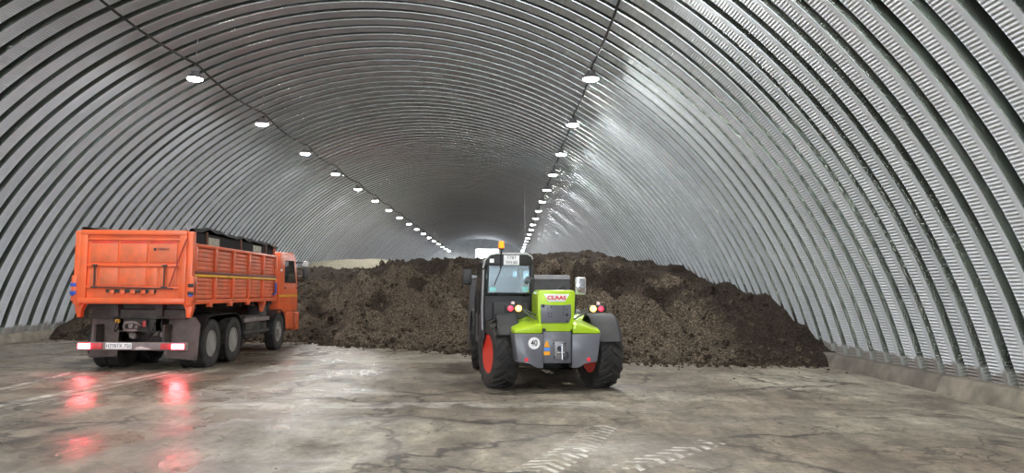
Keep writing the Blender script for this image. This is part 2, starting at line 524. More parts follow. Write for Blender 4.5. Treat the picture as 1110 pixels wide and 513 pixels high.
# ------------------------------------------------------------------ lamps and cables
LX = {'left': (-8.30, 7.28, 0.99), 'right': (2.06, 7.05, 0.95)}
ORD = ['first', 'second', 'third', 'fourth', 'fifth', 'sixth', 'seventh', 'eighth', 'ninth', 'tenth', 'eleventh', 'twelfth', 'thirteenth',
       'fourteenth', 'fifteenth', 'sixteenth', 'seventeenth', 'eighteenth', 'nineteenth', 'twentieth', 'twenty-first']
lens_m = mat('lit_lamp_lens', (1, 1, 0.95), 0.4, emit=(1.0, 0.995, 0.965), es=LAMP_E)
lamp_alu = mat('lamp_housing_aluminium', (0.35, 0.35, 0.36), 0.45, 0.7)
wire_m = mat('steel_wire', (0.55, 0.55, 0.56), 0.4, 0.8)
def roof_z(x): return ZC + math.sqrt(RAD ** 2 - (x - XC) ** 2)
def make_lamp(hang):
    t = empty('high_bay_lamp', (0, 0, 0))
    MB().lathe([(0.05, 0.16), (0.09, 0.15), (0.10, 0.06), (0.17, 0.04), (0.20, 0.0), (0.21, -0.06), (0.20, -0.06), (0.185, -0.03), (0.05, -0.02)], 24).build('housing', lamp_alu, t)
    MB().lathe([(0.183, -0.034), (0.182, -0.065), (0.14, -0.090), (0.07, -0.101), (0.0001, -0.103)], 14).build('lens', lens_m, t)
    m = MB().tube([(-0.10, 0, 0.05), (-0.10, 0, 0.26), (0, 0, 0.30), (0.10, 0, 0.26), (0.10, 0, 0.05)], 0.012, 6)
    m.build('bracket', lamp_alu, t)
    MB().tube([(0, 0, 0.29), (0.02, 0.05, hang)], 0.011, 6).build('hanger_rod', wire_m, t)
    return t
STEP = 5.56
FIRST = 20.0
for side in ('left', 'right'):
    x, LZ, KS = LX[side]
    hang = roof_z(x + 0.02) - LZ + 0.01
    proto = make_lamp(hang)
    ys = []
    k = 0
    yy = (FIRST - 9 * STEP - (0.35 if side == 'right' else 0)) * KS
    while yy < Y1 - 1.5:
        ys.append(yy if yy > FIRST - 2 else yy - 0.8); yy += STEP * KS
    vis = 0
    for i, y in enumerate(ys):
        o = proto if i == 0 else copy_tree(proto)
        o.location = (x, y, LZ)
        if y < FIRST - 2:  # lamps out of view, added to brighten the near hangar
            lab = 'unseen lamp added to extend the %s roof row, %s from the hangar entrance' % (side, ORD[i])
        else:
            lab = 'lit hanging lamp, %s in view of the %s roof row' % (ORD[min(vis, 20)], side); vis += 1
        tag(o, lab, 'lamp', '%s row of hanging roof lamps' % side)
    # cable sagging from lamp to lamp
    pts = []
    for a, b in zip(ys[:-1], ys[1:]):
        for q in range(6):
            f = q / 6
            pts.append((x + 0.05, a + (b - a) * f, LZ + 0.33 - 0.16 * 4 * f * (1 - f)))
    pts.append((x + 0.05, ys[-1], LZ + 0.33))
    c = MB().tube(pts, 0.028, 6).build('power_cable', mat('black_cable', (0.012, 0.012, 0.012), 0.6))
    tag(c, 'thin black power cable strung along the %s row of lamps' % side, 'cable')
hx = 0.93
c = MB().tube([(hx, 42.0, roof_z(hx)), (hx + 0.02, 42.0, 6.0), (hx + 0.10, 42.0, 3.6)], 0.013, 6).build('hanging_cord', wire_m)
tag(c, 'thin pale cord hanging from the roof beside the right lamp row', 'cord')

# ------------------------------------------------------------------ soil heap
def lerp(x, xs, ys): return np.interp(x, xs, ys)
def soil_material(name, cA, cB, cC, dark=True):
    m = bpy.data.materials.new(name)
    nt, N, L, B = nodes_of(m)
    geo = N.new('ShaderNodeNewGeometry')
    P = geo.outputs['Position']
    def noise(scale, detail, rough=0.6, dist=0.0):
        n = N.new('ShaderNodeTexNoise'); n.inputs['Scale'].default_value = scale; n.inputs['Detail'].default_value = detail
        n.inputs['Roughness'].default_value = rough; n.inputs['Distortion'].default_value = dist
        L.new(P, n.inputs['Vector']); return n.outputs['Fac']
    def ramp(f, stops):
        r = N.new('ShaderNodeValToRGB')
        while len(r.color_ramp.elements) < len(stops): r.color_ramp.elements.new(0.5)
        for e, (p, c) in zip(r.color_ramp.elements, stops):
            e.position = p; e.color = (*c, 1) if isinstance(c, tuple) else (c, c, c, 1)
        L.new(f, r.inputs['Fac']); return r.outputs['Color']
    def mix(f, a, b, bt='MIX'):
        x = N.new('ShaderNodeMix'); x.data_type = 'RGBA'; x.blend_type = bt
        for s, v in (('Factor', f), ('A', a), ('B', b)):
            if isinstance(v, (int, float)): x.inputs[s].default_value = v
            elif isinstance(v, tuple): x.inputs[s].default_value = (*v, 1)
            else: L.new(v, x.inputs[s])
        return x.outputs['Result']
    v = N.new('ShaderNodeTexVoronoi'); v.inputs['Scale'].default_value = 38; L.new(P, v.inputs['Vector'])
    sx = N.new('ShaderNodeSeparateColor'); L.new(v.outputs['Color'], sx.inputs['Color'])
    chips = ramp(sx.outputs['Red'], [(0.0, cA), (0.55, cB), (0.86, cC), (1.0, tuple(min(1, q * 1.5) for q in cC))])
    if dark:
        # attribute painted by the heap builder: moist top cap and right flank, darker bite scarps
        at = N.new('ShaderNodeAttribute'); at.attribute_name = 'moist_or_dark'
        big = noise(0.9, 6, 0.65, 0.8)
        ad = N.new('ShaderNodeMath'); ad.operation = 'ADD'; L.new(at.outputs['Fac'], ad.inputs[0])
        sc = N.new('ShaderNodeMath'); sc.operation = 'MULTIPLY_ADD'; L.new(big, sc.inputs[0]); sc.inputs[1].default_value = 2.2; sc.inputs[2].default_value = -1.05
        L.new(sc.outputs[0], ad.inputs[1])
        k = ramp(ad.outputs[0], [(0.25, 0.0), (0.65, 0.92)])
        darkc = ramp(sx.outputs['Green'], [(0.0, (0.012, 0.008, 0.006)), (0.7, (0.035, 0.024, 0.018)), (1.0, (0.085, 0.062, 0.045))])
        chips = mix(k, chips, darkc)
    L.new(chips, B.inputs['Base Color'])
    B.inputs['Roughness'].default_value = 0.92
    B.inputs['Specular IOR Level'].default_value = 0.2
    h = mix(0.6, v.outputs['Distance'], noise(9, 7, 0.75))
    bp = N.new('ShaderNodeBump'); bp.inputs['Strength'].default_value = 1.0; bp.inputs['Distance'].default_value = 0.09
    L.new(h, bp.inputs['Height']); L.new(bp.outputs['Normal'], B.inputs['Normal'])
    return m
SOIL = soil_material('loose_soil', (0.032, 0.024, 0.017), (0.086, 0.066, 0.047), (0.180, 0.143, 0.100))
PALE = soil_material('pale_sandy_heap', (0.22, 0.20, 0.145), (0.30, 0.275, 0.205), (0.38, 0.35, 0.27), dark=False)

FX = [-15.6, -13.5, -11.0, -9.3, -6.4, -5.1, -3.2, -1.0, 2.3, 4.0, 5.6, 6.6, 7.3, 8.2]
FY = [25.3, 25.1, 24.9, 24.9, 24.8, 23.2, 22.5, 20.6, 18.5, 18.1, 18.0, 17.8, 17.6, 17.5]
def heap_height(x, y):
    foot = lerp(x, FX, FY) + 0.35 * fbm(x * 0.8, y * 0 + 3.3, 3)
    t = y - foot
    # steep face profile for the middle and left, gentler one against the right flank
    tm = lerp(t, [-1, 0, 0.5, 1.5, 4.3, 5.6, 8.0, 14, 26, 80], [-0.5, 0, 0.30, 0.90, 2.30, 2.65, 2.85, 3.05, 2.7, 2.6])
    tr = lerp(t, [-1, 0, 0.6, 1.6, 3.4, 7.2, 12, 18, 26, 80], [-0.5, 0, 0.35, 0.75, 1.28, 1.85, 2.5, 3.1, 2.7, 2.6])
    tl = lerp(t, [-1, 0, 0.6, 2.2, 4.5, 7.0, 10, 16, 26, 80], [-0.5, 0, 0.40, 1.15, 2.0, 2.40, 2.6, 2.75, 2.6, 2.6])
    wr = sstep(3.0, 7.2, x); wl = sstep(-3.5, -6.5, x)
    h = tm * (1 - wr - wl) + tr * wr + tl * wl
    on = sstep(0.0, 1.2, t)
    # slump gullies running down the face (oblique), lumps, small clods
    g = fbm((x + 0.55 * t) * 0.9, t * 0.22, 4)
    h = h + on * (0.62 * (0.5 - np.abs(2.0 * g)) * sstep(0, 2.0, t) * (1 - 0.6 * sstep(4.5, 6, t)) - 0.10 + 0.30 * fbm(x * 0.55 + 4, y * 0.55, 3) + 0.16 * fbm(x * 2.3, y * 2.3, 3) + 0.07 * fbm(x * 7.0, y * 7.0, 3))
    # terrace with a small scarp right of the middle: bucket bites
    def bite(cx, ct, w, d, depth):
        q = np.exp(-((x - cx - 0.3 * np.sin(t * 3)) / w) ** 2) * sstep(ct - d, ct - d * 0.85, t) * (1 - sstep(ct, ct + 0.14, t + 0.25 * vnoise(x * 2, t)))
        return -depth * q
    h = h + bite(3.0, 4.3, 1.3, 1.6, 0.55) + bite(1.6, 4.1, 0.9, 1.2, 0.35) + bite(4.6, 3.9, 0.8, 1.2, 0.3) + bite(-4.3, 3.1, 0.65, 0.9, 0.5) + bite(-2.7, 3.9, 0.6, 0.8, 0.4) + bite(-0.9, 4.4, 0.8, 0.8, 0.35)
    # crest hummocks
    h = h + sstep(4.5, 6.5, t) * (0.22 * fbm(x * 0.9, y * 0.5 + 7, 4) + 0.12 * np.exp(-((x - 2.6) / 2.0) ** 2) - 0.12 * np.exp(-((x + 0.9) / 0.8) ** 2))
    return h, t
def heap():
    xs = np.arange(XL - 0.1, XR + 0.15, 0.055)
    ys = np.concatenate([np.arange(16.6, 30.0, 0.055), np.arange(30.0, 38, 0.25), np.arange(38, Y1 - 0.9, 1.0)])
    Xg, Yg = np.meshgrid(xs, ys, indexing='ij')
    Z, t = heap_height(Xg, Yg)
    wallx = RAD * np.cos(np.arcsin(np.clip((np.maximum(Z, 0) - ZC) / RAD, -1, 1)))
    # keep inside the vault: clamp sideways onto the panels
    Xg2 = np.clip(Xg, XC - wallx - 0.02, XC + wallx + 0.02)
    nx, ny = Xg.shape
    idx = np.arange(nx * ny).reshape(nx, ny)
    keep = np.maximum.reduce([Z[:-1, :-1], Z[1:, :-1], Z[:-1, 1:], Z[1:, 1:]]) > -0.03
    q = np.stack([idx[:-1, :-1], idx[1:, :-1], idx[1:, 1:], idx[:-1, 1:]], -1)[keep]
    V = np.stack([Xg2, Yg, Z], -1).reshape(-1, 3)
    used = np.unique(q); remap = -np.ones(len(V), dtype=int); remap[used] = np.arange(len(used))
    me = bpy.data.meshes.new('soil_heap')
    me.from_pydata(V[used].tolist(), [], remap[q].tolist()); me.update()
    moist_or_dark = np.zeros_like(Z)
    moist_or_dark = np.maximum(moist_or_dark, sstep(4.4, 5.6, t) * 1.0)
    moist_or_dark = np.maximum(moist_or_dark, sstep(4.6, 6.6, Xg) * 0.85)
    # darker soil in the bites
    for (cx, ct, w) in ((3.0, 4.2, 1.3), (1.6, 4.0, 1.0), (4.6, 3.8, 0.9), (-4.3, 3.0, 0.6), (-2.7, 3.8, 0.55)):
        moist_or_dark = np.maximum(moist_or_dark, 0.9 * np.exp(-((Xg - cx) / w) ** 2 - ((t - ct) / 0.38) ** 2))
    moist_or_dark = np.maximum(moist_or_dark, 0.45 * sstep(-4.0, -7.0, Xg))
    at = me.attributes.new('moist_or_dark', 'FLOAT', 'POINT'); at.data.foreach_set('value', moist_or_dark.reshape(-1)[used].astype(np.float32))
    me.materials.append(SOIL)
    me.polygons.foreach_set('use_smooth', [True] * len(me.polygons))
    o = bpy.data.objects.new('soil_heap', me); COL.objects.link(o)
    tag(o, 'wide heap of dark brown loose soil filling the hangar behind the vehicles', 'soil heap', kind='stuff')
heap()
def small_heap():
    xs = np.arange(-15.0, -3.2, 0.2); ys = np.arange(38, 62, 0.3)
    Xg, Yg = np.meshgrid(xs, ys, indexing='ij')
    Z = 3.62 * np.clip(1 - ((Xg + 9.6) / 5.3) ** 4, 0, 1) * np.clip(1 - ((Yg - 50) / 11) ** 2, 0, 1) ** 0.7 + 0.15 * fbm(Xg * 0.8, Yg * 0.8, 4)
    nx, ny = Xg.shape; idx = np.arange(nx * ny).reshape(nx, ny)
    q = np.stack([idx[:-1, :-1], idx[1:, :-1], idx[1:, 1:], idx[:-1, 1:]], -1).reshape(-1, 4)
    me = bpy.data.meshes.new('sand_heap')
    me.from_pydata(np.stack([Xg, Yg, Z], -1).reshape(-1, 3).tolist(), [], q.tolist()); me.update()
    me.materials.append(PALE); me.polygons.foreach_set('use_smooth', [True] * len(me.polygons))
    o = bpy.data.objects.new('sand_heap', me); COL.objects.link(o)
    tag(o, 'pale beige heap showing its top behind the dark soil right of the truck', 'sand heap', kind='stuff')
small_heap()
def clods():
    rng = np.random.default_rng(11)
    b = bmesh.new(); bmesh.ops.create_icosphere(b, subdivisions=1, radius=1.0)
    bv = np.array([v.co[:] for v in b.verts]); bf = np.array([[v.index for v in f.verts] for f in b.faces]); b.free()
    n = 5200
    x = rng.uniform(XL + 0.5, XR - 0.6, n); tt = np.where(rng.random(n) < 0.35, rng.normal(0.0, 0.35, n), rng.uniform(0, 6.5, n))
    f = lerp(x, FX, FY); y = f + tt
    y[-260:] = f[-260:] - np.abs(rng.normal(0, 0.9, 260))       # crumbs strewn on the floor in front
    z, _ = heap_height(x, y); z = np.maximum(z, 0.0)
    V, F = [], []
    for i in range(n):
        s = rng.lognormal(-3.35, 0.5); s = min(s, 0.16)
        if i >= n - 260: s *= 0.5
        sc = s * rng.uniform(0.6, 1.25, 3)
        jit = bv * (1 + rng.uniform(-0.22, 0.22, (len(bv), 1)))
        V.append(jit * sc + np.array([x[i], y[i], z[i] + 0.25 * s])); F.append(bf + i * len(bv))
    me = bpy.data.meshes.new('soil_clods')
    me.from_pydata(np.concatenate(V).tolist(), [], np.concatenate(F).tolist()); me.update()
    at = me.attributes.new('moist_or_dark', 'FLOAT', 'POINT'); at.data.foreach_set('value', np.full(len(me.vertices), 0.35, dtype=np.float32))
    me.materials.append(SOIL)
    o = bpy.data.objects.new('soil_clods', me); COL.objects.link(o)
    tag(o, 'small brown soil clods strewn over the heap face and its foot', 'soil clods', kind='stuff')
clods()

# ------------------------------------------------------------------ shared vehicle materials
rubber = mat('tyre_rubber', (0.018, 0.017, 0.017), 0.75, var=0.3, scale=9, dirt=(0.10, 0.09, 0.075), dirt_amt=0.5)
black = mat('black_plastic', (0.014, 0.014, 0.015), 0.5, dirt=(0.08, 0.07, 0.06), dirt_amt=0.25)
frame_m = mat('dusty_black_frame', (0.030, 0.028, 0.027), 0.65, dirt=(0.12, 0.10, 0.085), dirt_amt=0.6)
orange = mat('orange_truck_paint', (0.86, 0.135, 0.035), 0.42, var=0.10, scale=3, dirt=(0.45, 0.16, 0.085), dirt_amt=0.55, coat=0.15)
orange2 = mat('faded_orange_paint', (0.78, 0.15, 0.055), 0.5, var=0.14, scale=5, dirt=(0.40, 0.17, 0.10), dirt_amt=0.65)
flap_m = mat('muddy_rubber_sheet', (0.115, 0.088, 0.082), 0.8, var=0.3, scale=5, dirt=(0.20, 0.155, 0.14), dirt_amt=0.7)
bump_m = mat('muddy_grey_paint', (0.20, 0.165, 0.16), 0.6, var=0.25, scale=6, dirt=(0.30, 0.25, 0.23), dirt_amt=0.6)
silver = mat('silver_wheel_paint', (0.40, 0.385, 0.36), 0.5, 0.25, dirt=(0.09, 0.075, 0.065), dirt_amt=0.8)
plate_w = mat('white_plate', (0.80, 0.80, 0.82), 0.4, var=0.04)
ink = mat('black_print', (0.02, 0.02, 0.025), 0.6)
blue_m = mat('blue_paint', (0.03, 0.09, 0.45), 0.45)
yellow_m = mat('yellow_tape', (0.82, 0.42, 0.02), 0.45)
tail_red = mat('lit_red_tail_lamp', (0.8, 0.02, 0.03), 0.3, emit=(1.0, 0.03, 0.05), es=40.0)
tail_hot = mat('lit_tail_bulb', (1, 0.5, 0.5), 0.3, emit=(1.0, 0.20, 0.22), es=90.0)
dull_red = mat('red_reflector', (0.75, 0.03, 0.05), 0.3)
tarp_m = mat('black_tarpaulin', (0.008, 0.008, 0.009), 0.85, dirt=(0.03, 0.028, 0.026), dirt_amt=0.5, bump=0.3, scale=4)
chrome = mat('bright_metal', (0.75, 0.75, 0.76), 0.25, 1.0)
glassdark = mat('dark_window_glass', (0.02, 0.025, 0.028), 0.06, 0.0, coat=1.0)
brownwood = mat('brown_lath', (0.16, 0.07, 0.04), 0.7)

# ------------------------------------------------------------------ dump truck
def truck_tyre(r=0.51, w=0.27):
    m = MB()
    h = w / 2
    m.lathe([(0.27, -h * 0.75), (0.36, -h), (r - 0.07, -h * 1.02), (r - 0.02, -h * 0.92), (r, -h * 0.78), (r, -h * 0.45), (r - 0.014, -h * 0.42), (r - 0.014, -h * 0.36), (r, -h * 0.33),
             (r, -0.012), (r - 0.014, -0.008), (r - 0.014, 0.008), (r, 0.012), (r, h * 0.33), (r - 0.014, h * 0.36), (r - 0.014, h * 0.42), (r, h * 0.45), (r, h * 0.78), (r - 0.02, h * 0.92),
             (r - 0.07, h * 1.02), (0.36, h), (0.27, h * 0.75)], 40, axis='X', closed=True)
    for k in range(44):        # shoulder lugs
        a = 2 * PI * k / 44
        for s in (-1, 1):
            M = Matrix.Rotation(a, 4, 'X')
            m.box(min(s * h * 0.62, s * h * 0.98), max(s * h * 0.62, s * h * 0.98), -0.02, 0.02, r - 0.03, r + 0.010, M=M)
    return m
def build_truck():
    T = empty('dump_truck', (-7.57, 15.45, 0)); T.scale = (0.95, 1, 1)
    tag(T, 'orange tipper truck with muddy wheels, seen from behind with red tail lights lit', 'truck')
    # --- chassis
    MB().box(-0.45, -0.35, 0.35, 7.6, 0.82, 1.10).box(0.35, 0.45, 0.35, 7.6, 0.82, 1.10).box(-0.45, 0.45, 0.35, 0.45, 0.80, 1.10).box(-0.4, 0.4, 2.9, 3.0, 0.84, 1.06).box(-0.4, 0.4, 4.6, 4.75, 0.84, 1.06).build('chassis_frame', frame_m, T)
    MB().box(-1.02, 1.02, 0.30, 0.44, 1.06, 1.26, bev=0.03).build('rear_crossbeam', frame_m, T)
    # --- rear machinery between the flaps
    hk = MB().lathe([(0.05, 0), (0.05, 0.12)], 12, axis='Y', M=Matrix.Translation((-0.12, 0.2, 0.93))).box(-0.22, -0.02, 0.3, 0.40, 0.86, 1.0, bev=0.02)
    hk.tube([(-0.30, 0.26, 0.90), (-0.24, 0.20, 0.84), (-0.10, 0.18, 0.83), (0.02, 0.20, 0.84), (0.06, 0.26, 0.92), (0.0, 0.24, 0.98), (-0.12, 0.22, 1.0), (-0.26, 0.24, 0.98), (-0.30, 0.26, 0.90)], 0.028, 8)
    hk.build('tow_hitch', bump_m, T)
    ax = MB().tube([(-1.0, 1.2, 0.52), (1.0, 1.2, 0.52)], 0.09, 12).lathe([(0.06, -0.28), (0.20, -0.22), (0.24, 0), (0.20, 0.22), (0.06, 0.28)], 16, axis='X', M=Matrix.Translation((0.05, 1.2, 0.55)))
    ax.build('axle', frame_m, T)
    ax = MB().tube([(-1.0, 2.52, 0.52), (1.0, 2.52, 0.52)], 0.09, 12).lathe([(0.06, -0.28), (0.20, -0.22), (0.24, 0), (0.20, 0.22), (0.06, 0.28)], 16, axis='X', M=Matrix.Translation((0.05, 2.52, 0.55)))
    ax.build('axle', frame_m, T)
    MB().tube([(-1.0, 6.1, 0.50), (1.0, 6.1, 0.50)], 0.07, 10).build('axle', frame_m, T)
    for (x, z, r) in ((0.28, 0.80, 0.09), (0.46, 0.74, 0.07), (-0.20, 0.72, 0.08)):
        MB().lathe([(r * 0.6, -0.12), (r, -0.10), (r, 0.08), (r * 0.7, 0.12)], 12, axis='Y', M=Matrix.Translation((x, 0.55, z))).build('brake_chamber', bump_m, T)
    for (a, b, c) in ((0.18, 0.30, 0.95), (0.5, 0.62, 0.98), (-0.45, -0.50, 1.02), (0.34, 0.22, 0.88)):
        MB().tube([(a, 0.32, c + 0.1), (a + 0.02, 0.24, c), ((a + b) / 2, 0.22, c - 0.18), (b, 0.3, c - 0.22), (b + 0.03, 0.45, c - 0.1)], 0.014, 6).build('air_hose', black, T)
    MB().box(0.10, 0.17, 0.26, 0.34, 0.90, 1.02, bev=0.01).build('valve_block', mat('red_cap', (0.45, 0.05, 0.05), 0.5), T)
    MB().box(-0.48, -0.40, 0.24, 0.32, 0.98, 1.05, bev=0.01).build('valve_cap', yellow_m, T)
    MB().box(-0.30, 0.55, 0.85, 0.95, 0.60, 0.95, bev=0.03).box(-0.6, -0.3, 0.9, 1.0, 0.7, 0.95, bev=0.02).build('suspension_beam', frame_m, T)
    # --- mud flaps and wheel guards
    for s in (-1, 1):
        poly = [(0.50 * s, 0.26), (1.20 * s, 0.20), (1.25 * s, 0.95), (1.13 * s, 1.10), (0.58 * s, 1.12)] if s > 0 else [(-0.55, 0.28), (-1.16, 0.24), (-1.10, 1.10), (-0.50, 1.12)]
        MB().prism(poly, 0.50, 0.52, 'Y').build('mud_flap', flap_m, T)
        path = []
        for k in range(17):
            a = R_(200) - R_(220) * k / 16
            yc = 1.2 if a > PI / 2 else 2.52
            path.append(((0.92 * s, yc + 0.60 * math.cos(a), 0.52 + 0.60 * math.sin(a)), (0, math.cos(a), math.sin(a)), (1, 0, 0)))
        MB().sweep([(-0.33, 0), (0.33, 0), (0.33, 0.015), (-0.33, 0.015)], path).build('wheel_guard', black, T)
    # --- wheels
    def wheel(x, y, side, dual):
        ty = truck_tyre().build('wheel', rubber, T); ty.location = (x, y, 0.51)
        if dual:
            pr = [(0.275, 0.10), (0.285, 0.12), (0.262, 0.12), (0.250, -0.02), (0.215, -0.09), (0.13, -0.11), (0.115, -0.09), (0.10, 0.05), (0.07, 0.075), (0.0001, 0.075)]
        else:
            pr = [(0.275, 0.10), (0.285, 0.12), (0.262, 0.12), (0.24, 0.07), (0.17, 0.10), (0.10, 0.11), (0.10, 0.16), (0.07, 0.18), (0.0001, 0.18)]
        pr = [(r, h * side) for r, h in pr]
        m = MB().lathe(pr, 28, axis='X')
        for k in range(10):
            a = 2 * PI * k / 10
            M = Matrix.Rotation(a, 4, 'X') @ Matrix.Translation(((0.02 if dual else 0.10) * side - (0.06 * side if dual else 0), 0, 0.18))
            m.lathe([(0.016, -0.02), (0.016, 0.03)], 6, axis='X', M=M)
        m.build('rim', silver, ty)
    for y in (1.2, 2.52):
        for s in (-1, 1):
            wheel(1.10 * s, y, s, True)
            ti = truck_tyre().build('wheel', rubber, T); ti.location = (0.79 * s, y, 0.51)
    for s in (-1, 1):
        wheel(1.08 * s, 6.1, s, False)
    # --- bumper bar with lights and plate
    MB().box(-1.16, 1.16, 0.06, 0.14, 0.44, 0.60, bev=0.012).build('rear_bumper', bump_m, T)
    for x in (-0.84, 0.62):
        MB().box(x - 0.02, x + 0.02, 0.14, 0.45, 0.46, 0.95).build('bumper_bracket', frame_m, T)
    for s in (-1, 1):
        tl = MB().box(min(0.62 * s, 1.14 * s), max(0.62 * s, 1.14 * s), 0.02, 0.06, 0.46, 0.585, bev=0.01).build('tail_light', mat('tail_light_red_plastic', (0.55, 0.06, 0.07), 0.35), T)
        MB().box(min(0.86 * s, 1.12 * s), max(0.86 * s, 1.12 * s), 0.006, 0.022, 0.47, 0.575, bev=0.006).build('red_lens', tail_red, tl)
        MB().box(min(0.93 * s, 1.06 * s), max(0.93 * s, 1.06 * s), -0.004, 0.010, 0.49, 0.56, bev=0.006).build('bulb_lens', tail_hot, tl)
    p = MB().box(-0.55, 0.0, 0.035, 0.05, 0.465, 0.585, bev=0.004).build('licence_plate', plate_w, T)
    lettering('Н778ТК 750', 0.105, ink, p, (-0.275, 0.034, 0.525), sx=0.95)
    MB().prism([(0.08, 0.46), (0.40, 0.46), (0.34, 0.485), (0.18, 0.52), (0.10, 0.50)], 0.03, 0.06, 'Y').build('bent_plate', mat('bare_bent_metal', (0.62, 0.55, 0.52), 0.45, 0.3), T)
    # --- tipping body
    L_, HB, HS, HT = 5.65, 1.37, 2.62, 2.87
    MB().box(-1.2, 1.2, 0.05, L_, HB, HB + 0.10).build('body_floor', orange2, T)
    for x in (-0.475, 0.475):
        MB().box(x - 0.075, x + 0.075, 0.2, L_, 1.12, HB).build('subframe_rail', frame_m, T)
    sub = MB()
    for y in (0.4, 1.3, 2.2, 3.1, 4.0, 4.9, 5.5):
        sub.box(-1.15, 1.15, y, y + 0.08, HB - 0.10, HB)
    sub.build('body_crossmembers', frame_m, T)
    MB().box(-1.2, 1.2, L_ - 0.06, L_, HB, HT + 0.03, bev=0.01).build('front_board', orange2, T)
    for s in (-1, 1):
        nm = 'drop_side'
        x0, x1 = sorted((1.17 * s, 1.20 * s))
        side = MB().box(x0, x1, 0.10, L_ - 0.05, HB, HS).build(nm, orange2, T)
        def sb(y0, y1, z0, z1, d, name, m_, bev=0.008):
            a, b = sorted((1.20 * s, (1.20 + d) * s))
            return MB().box(a, b, y0, y1, z0, z1, bev=bev).build(name, m_, side)
        sb(0.08, L_ - 0.02, HS - 0.07, HS, 0.06, 'top_rail', orange)
        sb(0.08, L_ - 0.02, 1.995, 2.055, 0.065, 'middle_rail', mat('dark_red_rail', (0.20, 0.045, 0.03), 0.55))
        sb(0.12, L_ - 0.04, 1.935, 1.99, 0.058, 'reflective_tape', yellow_m, bev=0.004)
        sb(0.08, L_ - 0.02, HB, HB + 0.09, 0.06, 'bottom_rail', orange)
        npanel = 5
        for k in range(npanel + 1):
            y = 0.10 + (L_ - 0.22) * k / npanel
            sb(y, y + 0.11, 2.05, HS - 0.05, 0.07, 'stake', orange)
            sb(y, y + 0.11, HB + 0.05, 1.94, 0.07, 'stake', orange)
        for k in range(npanel):
            y = 0.10 + (L_ - 0.22) * k / npanel
            for (za, zb) in ((HB + 0.10, 1.92), (2.07, HS - 0.09)):
                st = (zb - za) / 5
                for q in range(5):
                    sb(y + 0.125, y + (L_ - 0.22) / npanel - 0.015, za + q * st + 0.008, za + (q + 1) * st - 0.008, 0.018, 'side_board', orange2, bev=0.006)
        for y in (0.02, L_ - 0.18):
            a, b = sorted((1.255 * s, 1.30 * s))
            MB().box(a, b, y, y + 0.07, 1.55, 1.86, bev=0.015).tube([(1.28 * s, y + 0.03, 1.60), (1.28 * s, y - 0.06, 1.55), (1.22 * s, y - 0.10, 1.55)], 0.02, 8).build('side_latch', blue_m, T)
        for y in (0.9, 2.1, 3.3, 4.5):
            a, b = sorted((1.19 * s, 1.29 * s))
            MB().box(a, b, y, y + 0.14, HB - 0.07, HB + 0.03, bev=0.01).build('side_hinge', orange, T)
        for y in (0.06, 4.6):
            a, b = sorted((1.02 * s, 1.16 * s))
            MB().prism([(1.04 * s, 1.38), (1.26 * s, 1.38), (1.24 * s, 1.24), (1.20 * s, 1.10), (1.12 * s, 1.10), (1.12 * s, 1.26)], y, y + 0.12, 'Y', bev=0.01).build('body_hook', orange, T)
    # corner posts
    for s in (-1, 1):
        a, b = sorted((1.10 * s, 1.26 * s))
        MB().box(a, b, -0.02, 0.12, HB - 0.02, HT - 0.02, bev=0.02).build('corner_post', orange, T)
        MB().box(min(1.18 * s, 1.30 * s), max(1.18 * s, 1.30 * s), -0.04, 0.10, 1.42, 1.95, bev=0.03).build('post_gusset', orange, T)
        for z in (1.56, 1.72):
            MB().box(min(1.18 * s, 1.31 * s), max(1.18 * s, 1.31 * s), -0.055, -0.035, z, z + 0.07, bev=0.01).build('post_catch', blue_m if s < 0 else frame_m, T)
    # tailgate
    tg = MB().box(-1.13, 1.13, 0.0, 0.05, HB + 0.02, HT).build('tailgate', orange, T)
    def tb(x0, x1, z0, z1, d, name, m_=orange, bev=0.008, y=0.0):
        return MB().box(x0, x1, y - d, y + 0.002, z0, z1, bev=bev).build(name, m_, tg)
    tb(-1.13, 1.13, HT - 0.10, HT, 0.05, 'top_rail')
    tb(-1.13, 1.13, HB + 0.02, HB + 0.12, 0.05, 'bottom_rail')
    tb(-1.13, -0.98, HB + 0.1, HT - 0.08, 0.045, 'frame_post'); tb(0.98, 1.13, HB + 0.1, HT - 0.08, 0.045, 'frame_post')
    tb(-1.0, 1.0, 2.66, 2.70, 0.03, 'rail'); tb(-1.0, 1.0, 2.13, 2.18, 0.035, 'rail'); tb(-1.0, 1.0, 1.68, 1.72, 0.03, 'rail')
    red_edge = mat('red_paint_edge', (0.72, 0.05, 0.035), 0.45)
    for (a, b) in ((-0.92, -0.34), (-0.30, 0.28), (0.32, 0.92)):
        q = tb(a, b, 2.21, 2.63, 0.018, 'upper_panel', orange2, 0.012)
        tb(a + 0.01, b - 0.01, 2.60, 2.645, 0.022, 'panel_lip', red_edge)
    for (a, b) in ((-0.93, -0.76), (-0.72, -0.32), (-0.29, 0.27), (0.30, 0.52), (0.56, 0.66), (0.70, 0.93)):
        tb(a, b, 1.74, 2.11, 0.014, 'lower_panel', orange2, 0.01)
    tb(-0.55, 0.50, 1.60, 1.67, 0.05, 'hinge_bar', frame_m)
    for x in (-0.42, -0.20, 0.02, 0.24, 0.42):
        tb(x - 0.05, x + 0.05, 1.57, 1.66, 0.06, 'hinge_tab', orange)
    for x in (-0.80, 0.68):
        MB().tube([(x, -0.06, 1.70), (x, -0.06, 2.16)], 0.014, 8).box(x - 0.05, x + 0.05, -0.08, -0.02, 2.13, 2.17, bev=0.008).box(x - 0.06, x + 0.06, -0.08, -0.02, 1.69, 1.73, bev=0.008).build('lock_rod', frame_m, tg)
    MB().tube([(-0.85, -0.07, 1.715), (0.88, -0.07, 1.69)], 0.013, 8).build('lock_rod', frame_m, tg)
